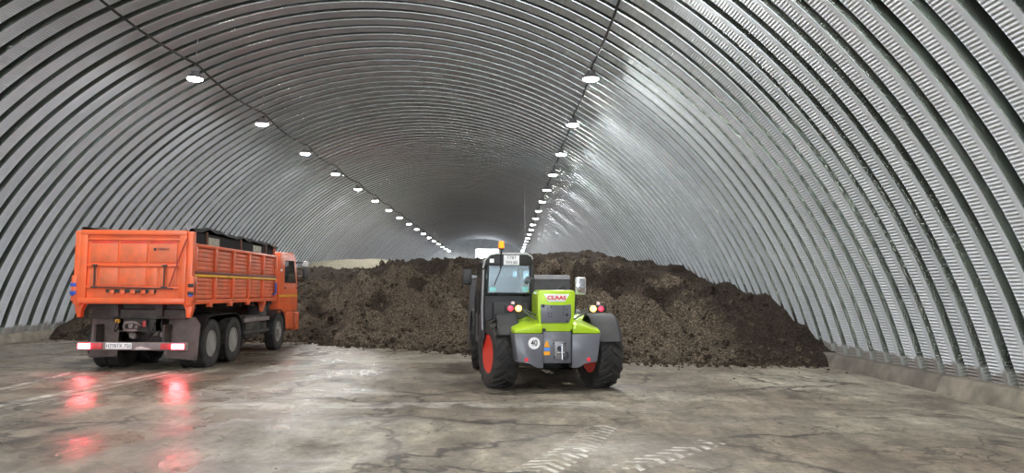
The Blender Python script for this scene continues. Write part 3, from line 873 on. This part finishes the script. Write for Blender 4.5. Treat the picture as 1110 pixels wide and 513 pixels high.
    MB().tube([(1.13, -0.05, 2.70), (1.05, -0.09, 2.45), (0.80, -0.09, 1.72)], 0.013, 8).build('tension_rod', mat('red_rod', (0.30, 0.03, 0.03), 0.5), tg)
    tb(0.42, 0.475, 2.455, 2.51, 0.024, 'maker_badge', ink, 0.003)
    lettering('НЕФАЗ', 0.062, ink, tg, (0.63, -0.022, 2.483), sx=1.15, bold=0.001)
    MB().tube([(1.13, 0.02, HT), (1.08, 0.0, HT + 0.14)], 0.012, 6).tube([(1.13, 0.02, HT), (1.18, 0.0, HT + 0.12)], 0.012, 6).build('tarp_hook', wire_m, T)
    # tarpaulin over raised boards
    me = MB(); nx, ny = 12, 40
    for i in range(nx):
        for j in range(ny): pass
    grid = []
    for j in range(ny + 1):
        row = []
        y = 0.12 + (L_ - 0.05) * j / ny
        hump = 0.10 * math.exp(-((y - 1.3) / 0.9) ** 2) + 0.06 * math.exp(-((y - 3.6) / 0.9) ** 2) + 0.015 * math.sin(y * 9)
        for i in range(nx + 1):
            x = -1.19 + 2.38 * i / nx
            z = 2.90 + hump - 0.10 * (1 - (x / 1.19) ** 2) + 0.02 * math.sin(x * 5 + y * 3)
            row.append(me.bm.verts.new((x, y, z)))
        # overhang at both sides
        a = me.bm.verts.new((-1.24, y, row[0].co.z - 0.07 - 0.02 * math.sin(y * 7))); b = me.bm.verts.new((1.24, y, row[-1].co.z - 0.07 - 0.02 * math.sin(y * 6)))
        grid.append([a] + row + [b])
    for j in range(ny):
        for i in range(nx + 2):
            me.bm.faces.new((grid[j][i], grid[j][i + 1], grid[j + 1][i + 1], grid[j + 1][i]))
    tp = me.build('tarpaulin', tarp_m, T)
    for s in (-1, 1):
        a, b = sorted((1.12 * s, 1.15 * s))
        rb = MB().box(a, b, 0.15, L_ - 0.1, HS - 0.02, 2.86).build('raised_board', tarp_m, T)
        for y in (0.85, 2.95, 4.85):
            a, b = sorted((1.15 * s, 1.18 * s))
            MB().box(a, b, y, y + 0.07, HS - 0.02, 2.90).build('lath', brownwood, rb)
        for y in (1.0, 3.9):
            a, b = sorted((1.15 * s, 1.162 * s))
            MB().box(a, b, y, y + 0.62, HS - 0.0, 2.80).build('pale_patch', mat('pale_worn_board', (0.42, 0.40, 0.33), 0.7, var=0.3, scale=12), rb)
    # side equipment between axles
    MB().box(0.62, 1.16, 3.55, 4.65, 0.45, 1.02, bev=0.06).build('fuel_tank', frame_m, T)
    MB().lathe([(0.12, -0.4), (0.15, -0.36), (0.15, 0.36), (0.12, 0.4)], 16, axis='Y', M=Matrix.Translation((0.62, 4.0, 0.55))).build('air_tank', bump_m, T)
    MB().box(1.14, 1.19, 3.35, 5.30, 0.86, 0.96, bev=0.008).build('side_guard', bump_m, T)
    MB().box(1.14, 1.19, 3.35, 5.30, 0.56, 0.64, bev=0.008).build('side_guard', frame_m, T)
    MB().box(0.72, 1.10, 4.75, 5.35, 0.50, 1.25, bev=0.03).build('battery_box', frame_m, T)
    MB().box(-1.16, -0.62, 3.55, 5.2, 0.45, 1.02, bev=0.06).build('fuel_tank', frame_m, T)
    MB().lathe([(0.16, 0), (0.2, 0.05), (0.2, 0.55), (0.16, 0.6)], 16, M=Matrix.Translation((0.95, 5.38, 1.05))).build('air_filter', black, T)
    # --- cab
    CY0, CY1, CW = 6.02, 7.95, 1.20
    prof = [(CY0, 1.02), (CY0, 2.55), (CY0 + 0.15, 2.74), (CY1 - 0.45, 2.78), (CY1 - 0.22, 2.62), (CY1, 1.75), (CY1 + 0.06, 1.02)]
    cab = MB().prism(prof, -CW, CW, 'X', bev=0.04).build('cab', orange, T)
    for s in (-1, 1):
        MB().prism([(CY0 + 0.55, 1.88), (CY0 + 0.55, 2.52), (CY1 - 0.48, 2.54), (CY1 - 0.22, 1.88)], (CW - 0.02) * s, (CW + 0.008) * s, 'X').build('side_window', glassdark, cab)
        MB().box(min(CW * s, (CW + 0.012) * s), max(CW * s, (CW + 0.012) * s), CY0 + 0.47, CY1 - 0.12, 1.05, 1.84, bev=0.004).build('door_panel', orange, cab)
        MB().box(min(CW * s, (CW + 0.018) * s), max(CW * s, (CW + 0.018) * s), CY0 + 0.02, CY1 - 0.05, 1.47, 1.53).build('reflective_tape', yellow_m, cab)
        MB().box(min(CW * s, (CW + 0.03) * s), max(CW * s, (CW + 0.03) * s), CY0 + 0.52, CY0 + 0.66, 1.70, 1.75, bev=0.006).build('door_handle', black, cab)
        MB().box(min(CW * s, (CW + 0.03) * s), max(CW * s, (CW + 0.03) * s), CY0 + 0.12, CY0 + 0.24, 2.20, 2.26, bev=0.006).build('marker_lamp', plate_w, cab)
        # wheel arch, step and corner of the front bumper
        path = []
        for k in range(13):
            a = R_(185) - R_(190) * k / 12
            path.append(((1.03 * s, 6.1 + 0.58 * math.cos(a), 0.52 + 0.58 * math.sin(a)), (0, math.cos(a), math.sin(a)), (1, 0, 0)))
        MB().sweep([(-0.2, 0), (0.2, 0), (0.2, 0.03), (-0.2, 0.03)], path).build('front_fender', black, T)
        MB().box(min(0.95 * s, 1.22 * s), max(0.95 * s, 1.22 * s), 6.78, 7.5, 0.55, 1.04, bev=0.03).build('cab_step', orange, T)
        # mirrors
        mr = MB().tube([(1.20 * s, 7.68, 2.50), (1.42 * s, 7.72, 2.50), (1.52 * s, 7.70, 2.42), (1.52 * s, 7.70, 1.85), (1.24 * s, 7.70, 1.72)], 0.018, 8).build('mirror', black, T)
        MB().box(min(1.43 * s, 1.63 * s), max(1.43 * s, 1.63 * s), 7.60, 7.70, 2.00, 2.34, bev=0.03).build('mirror_head', black, mr)
        MB().box(min(1.44 * s, 1.62 * s), max(1.44 * s, 1.62 * s), 7.60, 7.70, 2.37, 2.53, bev=0.03).build('wide_mirror_head', mat('grey_mirror_shell', (0.5, 0.5, 0.5), 0.4), mr)
    MB().box(-1.22, 1.22, 7.90, 8.15, 0.45, 1.0, bev=0.05).build('front_bumper', orange, T)
    MB().prism([(-0.95, 1.85), (0.95, 1.85), (0.85, 2.5), (-0.85, 2.5)], 7.86, 7.9, 'Y').build('windscreen', glassdark, cab)
    return T
build_truck()

# ------------------------------------------------------------------ telescopic handler
green = mat('lime_green_paint', (0.42, 0.64, 0.012), 0.36, var=0.06, scale=4, coat=0.3, dirt=(0.38, 0.46, 0.10), dirt_amt=0.3)
tgrey = mat('blue_grey_paint', (0.115, 0.12, 0.14), 0.42, var=0.08, scale=4, coat=0.2, dirt=(0.145, 0.14, 0.145), dirt_amt=0.4)
dgrey = mat('dark_grey_plastic', (0.028, 0.029, 0.032), 0.68, var=0.15, scale=4, dirt=(0.065, 0.06, 0.056), dirt_amt=0.45)
redrim = mat('red_wheel_paint', (0.80, 0.045, 0.025), 0.4, coat=0.2, var=0.05)
amber = mat('lit_amber_lens', (1, 0.4, 0.05), 0.3, emit=(1.0, 0.40, 0.06), es=4.5)
amber_soft = mat('amber_beacon', (0.95, 0.22, 0.01), 0.3, emit=(1.0, 0.22, 0.0), es=0.7)
pinkred = mat('lit_pinkish_tail_lens', (0.9, 0.05, 0.1), 0.3, emit=(1.0, 0.02, 0.04), es=1.3)
white = mat('white_sticker', (0.84, 0.84, 0.84), 0.45, var=0.03)
redink = mat('red_print', (0.75, 0.02, 0.03), 0.5)
orange_st = mat('orange_sticker', (0.85, 0.36, 0.01), 0.5)
blue_st = mat('blue_sticker', (0.10, 0.30, 0.75), 0.5)
teal_st = mat('teal_sticker', (0.25, 0.62, 0.62), 0.5)
def glass_mat():
    m = bpy.data.materials.new('cab_glass')
    nt, N, L, B = nodes_of(m)
    B.inputs['Base Color'].default_value = (0.75, 0.85, 0.85, 1); B.inputs['Roughness'].default_value = 0.03
    B.inputs['Transmission Weight'].default_value = 1.0; B.inputs['IOR'].default_value = 1.45
    g = N.new('ShaderNodeBsdfGlossy'); g.inputs['Roughness'].default_value = 0.05; g.inputs['Color'].default_value = (0.85, 0.95, 1.0, 1)
    mx = N.new('ShaderNodeMixShader'); mx.inputs[0].default_value = 0.35
    L.new(B.outputs[0], mx.inputs[1]); L.new(g.outputs[0], mx.inputs[2])
    L.new(mx.outputs[0], N['Material Output'].inputs['Surface'])
    return m
GLASS = glass_mat()
def agri_tyre(r=0.60, w=0.44):
    m = MB(); h = w / 2
    m.lathe([(0.31, -h * 0.72), (0.36, -h * 0.95), (0.46, -h), (r - 0.07, -h * 0.97), (r - 0.045, -h * 0.88), (r - 0.035, -h * 0.4), (r - 0.03, 0), (r - 0.035, h * 0.4), (r - 0.045, h * 0.88), (r - 0.07, h * 0.97),
             (0.46, h), (0.36, h * 0.95), (0.31, h * 0.72)], 40, axis='X', closed=True)
    nl = 20
    for k in range(nl):
        for s in (-1, 1):
            a0 = 2 * PI * (k + (0.5 if s > 0 else 0)) / nl
            # chevron bar from the centre line out to the shoulder, trailing
            pts = []
            for f in (0.0, 0.35, 0.7, 1.0):
                u = s * (-0.02 + f * (h + 0.01))
                a = a0 + 0.34 * f - 0.05
                rt = r if f < 0.9 else r - 0.03
                rb = r - 0.06 if f < 0.9 else r - 0.13
                da = 0.048 + 0.02 * f
                pts.append([(u, rb, a - da * 1.3), (u, rt, a - da), (u, rt, a + da), (u, rb, a + da * 1.3)])
            rings = [[m.bm.verts.new((u, rr * math.cos(aa), rr * math.sin(aa))) for (u, rr, aa) in ring] for ring in pts]
            for i in range(len(rings) - 1):
                for q in range(4):
                    m.bm.faces.new((rings[i][q], rings[i][(q + 1) % 4], rings[i + 1][(q + 1) % 4], rings[i + 1][q]))
            m.bm.faces.new(rings[0][::-1]); m.bm.faces.new(rings[-1])
    return m
def build_handler():
    T = empty('telescopic_handler', (0.75, 13.55, 0), R_(6))
    tag(T, 'lime green and grey telescopic handler with red wheel rims facing the soil heap', 'loader')
    # wheels
    def wheel(x, y, side, steer):
        ty = agri_tyre().build('wheel', rubber, T); ty.location = (x, y, 0.595); ty.rotation_euler = (0, 0, R_(steer))
        pr = [(0.315, 0.14), (0.335, 0.17), (0.32, 0.185), (0.30, 0.17), (0.285, 0.08), (0.27, 0.03), (0.15, 0.0), (0.14, 0.06), (0.11, 0.08), (0.0001, 0.08)]
        MB().lathe([(r, hh * side) for r, hh in pr], 32, axis='X').lathe([(0.335, -0.19), (0.31, -0.16), (0.28, -0.05), (0.30, 0.0)], 32, axis='X').build('rim', redrim, ty)
        m = MB()
        for k in range(8):
            m.lathe([(0.014, -0.02), (0.014, 0.03)], 6, axis='X', M=Matrix.Rotation(2 * PI * k / 8, 4, 'X') @ Matrix.Translation((0.01 * side, 0, 0.20)))
        m.build('wheel_bolts', mat('dull_bolt', (0.4, 0.1, 0.08), 0.5, 0.5), ty)
    for s in (-1, 1):
        wheel(0.90 * s, 0.0, s, 12)
        wheel(0.93 * s, 3.15, s, -9)
    MB().tube([(-0.75, 0, 0.56), (0.75, 0, 0.56)], 0.10, 12).lathe([(0.08, -0.25), (0.2, -0.15), (0.22, 0), (0.2, 0.15), (0.08, 0.25)], 16, axis='X', M=Matrix.Translation((0, 0, 0.52))).build('rear_axle', dgrey, T)
    MB().tube([(-0.78, 3.15, 0.56), (0.78, 3.15, 0.56)], 0.10, 12).build('front_axle', dgrey, T)
    MB().box(-0.42, 0.42, -0.5, 3.7, 0.50, 0.95, bev=0.03).build('chassis', dgrey, T)
    # rear counterweight
    Lp = [(-0.735, 0.99), (-0.245, 0.985), (-0.245, 0.425), (-0.37, 0.435), (-0.46, 0.51), (-0.67, 0.525)]
    for s in (-1, 1):
        poly = [(x * (-s), z) for x, z in Lp]
        cw = MB()
        # front outline at the back face, widening slightly forward
        b = bmesh.new()
        n = len(poly)
        rA = [b.verts.new((x * 0.985, -0.92, z)) for x, z in poly]
        rB = [b.verts.new((x * (1.03 if abs(x) > 0.5 else 1.0), -0.80, z)) for x, z in poly]
        rC = [b.verts.new((x * (1.04 if abs(x) > 0.5 else 1.0), -0.55, z)) for x, z in poly]
        b.faces.new(rA[::-1]); b.faces.new(rC)
        for p, q in ((rA, rB), (rB, rC)):
            for i in range(n): b.faces.new((p[i], p[(i + 1) % n], q[(i + 1) % n], q[i]))
        bmesh.ops.bevel(b, geom=b.edges[:], offset=0.012, segments=2, affect='EDGES', profile=0.5)
        cw.merge(b)
        w = cw.build('counterweight_side', tgrey, T)
        MB().lathe([(0.034, 0), (0.034, -0.012), (0.028, -0.016), (0.0001, -0.016)], 20, axis='Y', M=Matrix.Translation((0.52 * s, -0.915, 0.565))).build('reflector', dull_red, w)
        # hood shoulder in green
        pz = [(-0.735, 0.995), (-0.262, 0.995), (-0.262, 1.225), (-0.335, 1.215), (-0.72, 1.075)]
        poly = [(x * (-s), z) for x, z in pz]
        sh = MB(); b = bmesh.new(); n = len(poly)
        rA = [b.verts.new((x * 0.985, -0.90, z if z < 1.0 else 1.0 + (z - 1.0) * 0.62)) for x, z in poly]
        rB = [b.verts.new((x * 1.02, -0.62, z)) for x, z in poly]
        rC = [b.verts.new((x * 1.0, 0.1, z + (0.06 if z > 1.0 else 0))) for x, z in poly]
        b.faces.new(rA[::-1]); b.faces.new(rC)
        for p, q in ((rA, rB), (rB, rC)):
            for i in range(n): b.faces.new((p[i], p[(i + 1) % n], q[(i + 1) % n], q[i]))
        bmesh.ops.bevel(b, geom=b.edges[:], offset=0.014, segments=2, affect='EDGES', profile=0.5)
        sh.merge(b)
        sho = sh.build('hood_shoulder', green, T)
        MB().lathe([(0.022, 0), (0.022, 0.012)], 10, M=Matrix.Translation((0.36 * s, -0.74, 1.155))).build('hood_knob', ink, sho)
    st = MB().lathe([(0.098, 0), (0.098, -0.004), (0.0001, -0.004)], 32, axis='Y', M=Matrix.Translation((-0.395, -0.921, 0.835))).build('speed_sticker', white, T, label='round white sticker reading 40')
    lettering('40', 0.135, ink, st, (-0.395, -0.927, 0.835), sx=0.8, bold=0.002)
    cb = MB().box(-0.235, 0.235, -0.86, -0.4, 0.50, 1.02, bev=0.012).build('counterweight_centre', tgrey, T)
    MB().box(-0.245, -0.235, -0.9, -0.5, 0.45, 1.0).box(0.235, 0.245, -0.9, -0.5, 0.45, 1.0).build('centre_gap', ink, T)
    MB().prism([(-0.225, 0.765), (-0.125, 0.765), (-0.155, 0.85), (-0.165, 0.87), (-0.185, 0.87), (-0.195, 0.85)], -0.864, -0.859, 'Y').build('warning_triangle', orange_st, cb)
    MB().box(-0.225, -0.12, -0.864, -0.859, 0.705, 0.755).build('blue_sticker', blue_st, cb)
    MB().box(-0.225, -0.12, -0.864, -0.859, 0.635, 0.698).build('orange_sticker', orange_st, cb)
    # hitch
    hp = MB().box(-0.06, 0.13, -0.90, -0.86, 0.575, 0.86, bev=0.01).build('tow_hitch', mat('hitch_grey', (0.22, 0.22, 0.23), 0.4, 0.6), cb)
    MB().lathe([(0.045, 0), (0.045, -0.03), (0.0001, -0.03)], 16, axis='Y', M=Matrix.Translation((0.035, -0.88, 0.745))).build('hitch_hole', ink, hp)
    MB().tube([(-0.05, -0.915, 0.68), (0.12, -0.915, 0.68)], 0.012, 6).tube([(0.07, -0.92, 0.82), (0.075, -0.93, 0.56)], 0.013, 6).tube([(-0.05, -0.915, 0.80), (-0.03, -0.915, 0.62)], 0.010, 6).build('hitch_pin', chrome, hp)
    MB().tube([(0.12, -0.9, 0.70), (0.165, -0.93, 0.68), (0.17, -0.93, 0.60), (0.12, -0.93, 0.56), (0.09, -0.92, 0.60)], 0.014, 6).build('safety_chain', dgrey, hp)
    m = MB()
    for x in (-0.055, 0.125):
        for z in (0.60, 0.83):
            m.lathe([(0.014, 0), (0.014, -0.02)], 8, axis='Y', M=Matrix.Translation((x, -0.89, z)))
    m.build('hitch_bolts', ink, hp)
    # tower behind the boom
    tw = MB().prism([(-0.30, 1.02), (-0.315, 1.30), (-0.335, 1.66), (-0.30, 1.71), (0.28, 1.71), (0.315, 1.66), (0.295, 1.30), (0.28, 1.08), (0.22, 1.02)], -0.82, -0.30, 'Y', bev=0.018).build('boom_tower', green, T)
    MB().prism([(-0.225, 1.645), (0.215, 1.645), (0.13, 1.515), (-0.145, 1.515)], -0.829, -0.815, 'Y', bev=0.004).build('name_plate', white, tw)
    lettering('CLAAS', 0.085, redink, tw, (-0.005, -0.832, 1.582), sx=1.25, bold=0.003)
    gp = MB().prism([(-0.275, 1.475), (-0.10, 1.46), (0.10, 1.46), (0.235, 1.475), (0.24, 1.26), (0.20, 1.165), (-0.27, 1.165)], -0.85, -0.82, 'Y', bev=0.008).build('rear_plate', tgrey, tw)
    hm = MB()
    for (x, z, r) in ((-0.235, 1.445, 0.028), (0.165, 1.30, 0.026), (-0.16, 1.40, 0.011), (-0.10, 1.43, 0.013), (0.11, 1.43, 0.012), (0.11, 1.39, 0.010), (0.155, 1.39, 0.010), (-0.15, 1.32, 0.012), (-0.095, 1.32, 0.012),
                      (-0.15, 1.27, 0.012), (-0.095, 1.27, 0.012), (0.105, 1.34, 0.010), (0.105, 1.30, 0.010), (0.165, 1.19, 0.022)):
        hm.lathe([(r, 0), (r, -0.004), (0.0001, -0.004)], 12, axis='Y', M=Matrix.Translation((x, -0.85, z)))
    hm.build('plate_holes', ink, gp)
    MB().box(-0.26, -0.19, -0.84, -0.8, 0.99, 1.07).build('latch_recess', ink, tw)
    # boom
    bm_ = MB()
    bm_.prism([(-0.35, 1.25), (-0.35, 1.60), (0.0, 1.66), (3.9, 1.22), (3.9, 0.90), (0.2, 1.2)], -0.30, 0.16, 'X', bev=0.02)
    bo = bm_.build('boom', green, T)
    MB().prism([(-0.30, 1.58), (0.0, 1.69), (3.6, 1.28), (3.6, 1.24), (0.0, 1.62)], -0.22, 0.08, 'X').build('hose_cover', black, bo)
    MB().box(-0.22, 0.10, 3.7, 4.25, 0.75, 1.30, bev=0.04).build('boom_head', dgrey, bo)
    MB().tube([(-0.34, -0.35, 1.86), (-0.36, 0.25, 1.92), (-0.36, 0.9, 1.5)], 0.045, 10).build('lift_hose', black, T)
    MB().tube([(0.22, -0.2, 1.75), (0.26, 0.5, 1.70), (0.26, 1.6, 1.35)], 0.05, 12).build('lift_cylinder', dgrey, T)
    # engine hood at the right
    MB().box(0.34, 1.02, 0.45, 2.55, 0.80, 1.22, bev=0.07).build('engine_hood', green, T)
    MB().box(0.34, 1.04, 0.5, 2.5, 0.52, 0.80, bev=0.03).build('engine_side', dgrey, T)
    # bucket
    bk = MB()
    prof = [(4.3, 0.55), (4.15, 0.75), (4.12, 1.95), (4.25, 2.07), (4.32, 2.07), (4.20, 1.92), (4.23, 0.80), (4.36, 0.62), (5.1, 0.42), (5.1, 0.38)]
    bk.prism(prof, -1.15, 1.15, 'X')
    for s in (-1, 1):
        bk.prism([(4.15, 0.70), (4.14, 2.0), (4.30, 2.07), (4.9, 1.30), (5.1, 0.40), (4.3, 0.56)], 1.15 * s - 0.012, 1.15 * s + 0.012, 'X')
    bko = bk.build('bucket', mat('dark_bucket_steel', (0.075, 0.075, 0.082), 0.5, 0.4, dirt=(0.12, 0.10, 0.085), dirt_amt=0.5), T, smooth=0)
    MB().box(-1.14, 1.14, 4.09, 4.14, 1.98, 2.05).build('bucket_edge', mat('worn_edge_steel', (0.25, 0.25, 0.26), 0.4, 0.7), bko)
    MB().box(-0.5, -0.44, 4.0, 4.14, 0.7, 1.7).box(0.34, 0.40, 4.0, 4.14, 0.7, 1.7).build('bucket_bracket', dgrey, bko)
    # cab
    cx0, cx1, cy0, cy1, cz0, cz1 = -1.18, -0.29, 0.10, 1.85, 0.75, 2.34
    cab = MB()
    cab.prism([(cx0 + 0.02, 0.80), (cx1, 0.80), (cx1, 1.60), (cx0 + 0.02, 1.60)], cy0 + 0.02, cy0 + 0.10, 'Y', bev=0.02)
    cab.box(cx0 + 0.04, cx1, cy0 + 0.1, cy1, 0.75, 0.95, bev=0.02)
    cb2 = cab.build('cab_lower', dgrey, T)
    MB().prism([(cx0 + 0.20, 1.02), (cx1 - 0.12, 1.02), (cx1 - 0.10, 1.50), (cx0 + 0.18, 1.50)], cy0 - 0.14, cy0 + 0.05, 'Y', bev=0.03).build('rear_cowl', dgrey, cb2)
    for k in range(3):
        MB().box(cx0 + 0.30 + 0.15 * k, cx0 + 0.306 + 0.15 * k, cy0 - 0.145, cy0 - 0.135, 1.06, 1.46).build('cowl_joint', ink, cb2)
    def post(pts, r, name='cab_post', m_=black): return MB().tube(pts, r, 8).build(name, m_, T)
    post([(cx0 + 0.02, cy0, 0.85), (cx0, cy0, 1.4), (cx0 + 0.02, cy0 + 0.02, 2.08), (cx0 + 0.07, cy0 + 0.03, 2.22), (cx0 + 0.17, cy0 + 0.05, 2.30)], 0.042)
    post([(cx1, cy0, 0.95), (cx1 + 0.005, cy0, 1.6), (cx1 - 0.01, cy0 + 0.02, 2.16), (cx1 - 0.05, cy0 + 0.03, 2.28)], 0.042)
    post([(cx0, cy1, 0.85), (cx0 - 0.0, cy1 + 0.02, 1.5), (cx0 + 0.08, cy1 - 0.15, 2.26)], 0.035)
    post([(cx1, cy1, 0.85), (cx1, cy1 + 0.02, 1.5), (cx1 - 0.05, cy1 - 0.15, 2.26)], 0.035)
    post([(cx0, cy0 + 0.75, 0.85), (cx0 - 0.01, cy0 + 0.75, 1.5), (cx0 + 0.07, cy0 + 0.75, 2.24)], 0.028)
    rf = MB().prism([(cx0 + 0.06, 2.22), (cx0 + 0.14, 2.32), (cx0 + 0.24, 2.345), (cx1 - 0.10, 2.345), (cx1 - 0.02, 2.30), (cx1, 2.22), (cx1, 2.14), (cx0 + 0.06, 2.14)], cy0 - 0.02, cy1 - 0.1, 'Y', bev=0.015).build('cab_roof', black, T)
    MB().tube([(cx0 + 0.0, cy0 - 0.035, 2.10), (cx0 + 0.04, cy0 - 0.035, 2.24), (cx0 + 0.13, cy0 - 0.035, 2.33), (cx0 + 0.24, cy0 - 0.035, 2.352), (cx1 - 0.1, cy0 - 0.035, 2.352), (cx1 - 0.02, cy0 - 0.035, 2.31), (cx1, cy0 - 0.035, 2.26)], 0.014, 6).build('roof_trim', mat('pale_trim', (0.5, 0.5, 0.48), 0.4), rf)
    MB().tube([(cx0 - 0.0, cy0 - 0.03, 1.0), (cx0 - 0.01, cy0 - 0.035, 1.4), (cx0 + 0.01, cy0 - 0.03, 2.06)], 0.016, 6).build('post_trim', mat('grey_trim', (0.33, 0.33, 0.35), 0.4), rf)
    g = MB().prism([(cx0 + 0.10, 1.66), (cx1 - 0.05, 1.66), (cx1 - 0.06, 2.14), (cx0 + 0.11, 2.14)], cy0 - 0.005, cy0 + 0.005, 'Y').build('rear_window', GLASS, T, smooth=0)
    fr = MB()
    for a, b in (((cx0 + 0.09, 1.65), (cx1 - 0.04, 1.65)), ((cx1 - 0.04, 1.65), (cx1 - 0.05, 2.15)), ((cx0 + 0.10, 2.15), (cx0 + 0.09, 1.65))):
        fr.tube([(a[0], cy0 - 0.008, a[1]), (b[0], cy0 - 0.008, b[1])], 0.014, 6)
    fr.build('window_seal', black, g)
    MB().box(cx0 + 0.12, cx0 + 0.24, cy0 - 0.010, cy0 - 0.006, 1.68, 1.755).build('window_sticker', teal_st, g)
    MB().box(cx1 - 0.18, cx1 - 0.08, cy0 - 0.010, cy0 - 0.006, 1.68, 1.77).build('window_sticker', teal_st, g)
    MB().tube([(cx0 + 0.34, cy0 - 0.04, 2.14), (cx0 + 0.30, cy0 - 0.03, 2.02), (cx0 + 0.20, cy0 - 0.02, 1.78)], 0.008, 6).build('wiper', ink, g)
    MB().prism([(cy0 + 0.06, 1.25), (cy1 - 0.05, 1.25), (cy1 - 0.20, 2.2), (cy0 + 0.06, 2.2)], cx0 - 0.002, cx0 + 0.006, 'X').build('side_window', GLASS, T, smooth=0)
    MB().prism([(cy0 + 0.06, 1.30), (cy1 - 0.05, 1.30), (cy1 - 0.20, 2.2), (cy0 + 0.06, 2.2)], cx1 - 0.01, cx1 - 0.002, 'X').build('side_window', GLASS, T, smooth=0)
    MB().prism([(cx0 + 0.04, 1.0), (cx1 - 0.04, 1.0), (cx1 - 0.08, 2.2), (cx0 + 0.10, 2.2)], cy1 - 0.02, cy1 - 0.01, 'Y').build('windscreen', GLASS, T, smooth=0)
    MB().prism([(cy0 + 0.05, 0.70), (cy1, 0.70), (cy1, 1.25), (cy0 + 0.05, 1.25)], cx0 - 0.006, cx0 + 0.02, 'X', bev=0.006).build('cab_door', dgrey, T)
    # seat and wheel inside
    se = MB().box(cx0 + 0.22, cx1 - 0.18, cy0 + 0.30, cy0 + 0.80, 1.18, 1.32, bev=0.05).box(cx0 + 0.24, cx1 - 0.20, cy0 + 0.26, cy0 + 0.38, 1.30, 1.95, bev=0.05).build('driver_seat', black, T)
    MB().lathe([(0.17, -0.012), (0.185, 0), (0.17, 0.012), (0.158, 0)], 24, closed=True, M=Matrix.Translation(((cx0 + cx1) / 2, cy1 - 0.55, 1.62)) @ Matrix.Rotation(R_(35), 4, 'X')).build('steering_wheel', black, T)
    # plate on the roof edge, sticker, beacon
    pl = MB().box(-0.815, -0.535, cy0 - 0.075, cy0 - 0.055, 2.15, 2.325, bev=0.004).build('licence_plate', plate_w, T)
    lettering('7787', 0.085, ink, pl, (-0.675, cy0 - 0.0765, 2.282), sx=1.05)
    lettering('ХН 50', 0.075, ink, pl, (-0.675, cy0 - 0.0765, 2.195), sx=1.0)
    MB().box(-1.06, -0.985, cy0 - 0.045, cy0 - 0.03, 2.19, 2.26).build('roof_sticker', white, T)
    bc = MB().tube([(-0.86, cy0 - 0.04, 2.10), (-0.855, cy0 - 0.04, 2.42)], 0.016, 8).lathe([(0.05, 2.42), (0.05, 2.45)], 16, M=Matrix.Translation((-0.855, cy0 - 0.04, 0))).build('beacon', ink, T)
    MB().lathe([(0.047, 2.45), (0.05, 2.48), (0.046, 2.55), (0.03, 2.575), (0.0001, 2.58)], 16, M=Matrix.Translation((-0.855, cy0 - 0.04, 0))).build('beacon_dome', amber_soft, bc)
    # tail lamps on arms
    for s in (-1, 1):
        ar = MB().tube([(0.30 * s, -0.62, 1.20), (0.52 * s, -0.70, 1.34), (0.62 * s, -0.72, 1.40)], 0.016, 8).tube([(0.30 * s, -0.55, 1.28), (0.60 * s, -0.70, 1.42)], 0.012, 6).build('lamp_arm', tgrey, T)
        MB().box(min(0.56 * s, 0.86 * s), max(0.56 * s, 0.86 * s), -0.74, -0.66, 1.34, 1.46, bev=0.015).build('lamp_box', black, ar)
        MB().lathe([(0.052, 0), (0.050, -0.02), (0.03, -0.035), (0.0001, -0.038)], 20, axis='Y', M=Matrix.Translation((0.635 * s, -0.735, 1.40))).build('indicator_lens', amber, ar)
        MB().lathe([(0.045, 0), (0.042, -0.015), (0.0001, -0.02)], 20, axis='Y', M=Matrix.Translation((0.77 * s, -0.735, 1.40))).build('tail_lens', pinkred, ar)
        MB().lathe([(0.03, 0), (0.03, 0.04), (0.0001, 0.05)], 12, M=Matrix.Translation((0.73 * s, -0.70, 1.47))).build('side_marker', mat('clear_marker_lens', (0.8, 0.7, 0.72), 0.3), ar)
    # fenders
    for s in (-1, 1):
        path = []
        for k in range(15):
            a = R_(160) - R_(140) * k / 14 if s > 0 else R_(150) - R_(120) * k / 14
            path.append(((0.92 if s > 0 else -0.78, 0.02 + 0.68 * math.cos(a), 0.60 + 0.68 * math.sin(a)), (0, math.cos(a), math.sin(a)), (1, 0, 0)))
        fw = 1.0 if s > 0 else 0.75
        MB().sweep([(u * fw, v) for u, v in ((-0.24, 0.0), (-0.20, 0.025), (0.20, 0.025), (0.25, -0.01), (0.26, -0.06), (0.245, -0.06), (0.235, -0.015), (0.19, 0.005), (-0.24, -0.012))], path).build('fender', dgrey, T)
        path = []
        for k in range(15):
            a = R_(165) - R_(150) * k / 14
            path.append(((0.95 * s, 3.15 + 0.68 * math.cos(a), 0.60 + 0.68 * math.sin(a)), (0, math.cos(a), math.sin(a)), (1, 0, 0)))
        MB().sweep([(-0.24, 0.0), (-0.20, 0.025), (0.20, 0.025), (0.25, -0.03), (0.24, -0.03), (0.19, 0.005), (-0.24, -0.012)], path).build('fender', dgrey, T)
    # mirrors
    mr = MB().tube([(-1.13, 1.75, 2.0), (-1.30, 1.72, 2.02), (-1.36, 1.70, 2.0)], 0.016, 8).build('mirror', black, T)
    MB().box(-1.46, -1.28, 1.66, 1.74, 1.80, 2.12, bev=0.03).build('mirror_head', black, mr)
    mr = MB().tube([(0.84, 1.9, 1.20), (0.86, 1.9, 1.60), (0.94, 1.9, 1.72)], 0.016, 8).build('mirror', black, T)
    mh = MB().box(0.84, 1.06, 1.84, 1.92, 1.62, 1.98, bev=0.035).build('mirror_head', mat('grey_mirror_shell', (0.5, 0.5, 0.5), 0.4), mr)
    MB().box(0.864, 1.036, 1.832, 1.842, 1.66, 1.95, bev=0.004).build('mirror_glass', mat('mirror_glass', (0.85, 0.86, 0.88), 0.04, 1.0), mh)
    return T
build_handler()
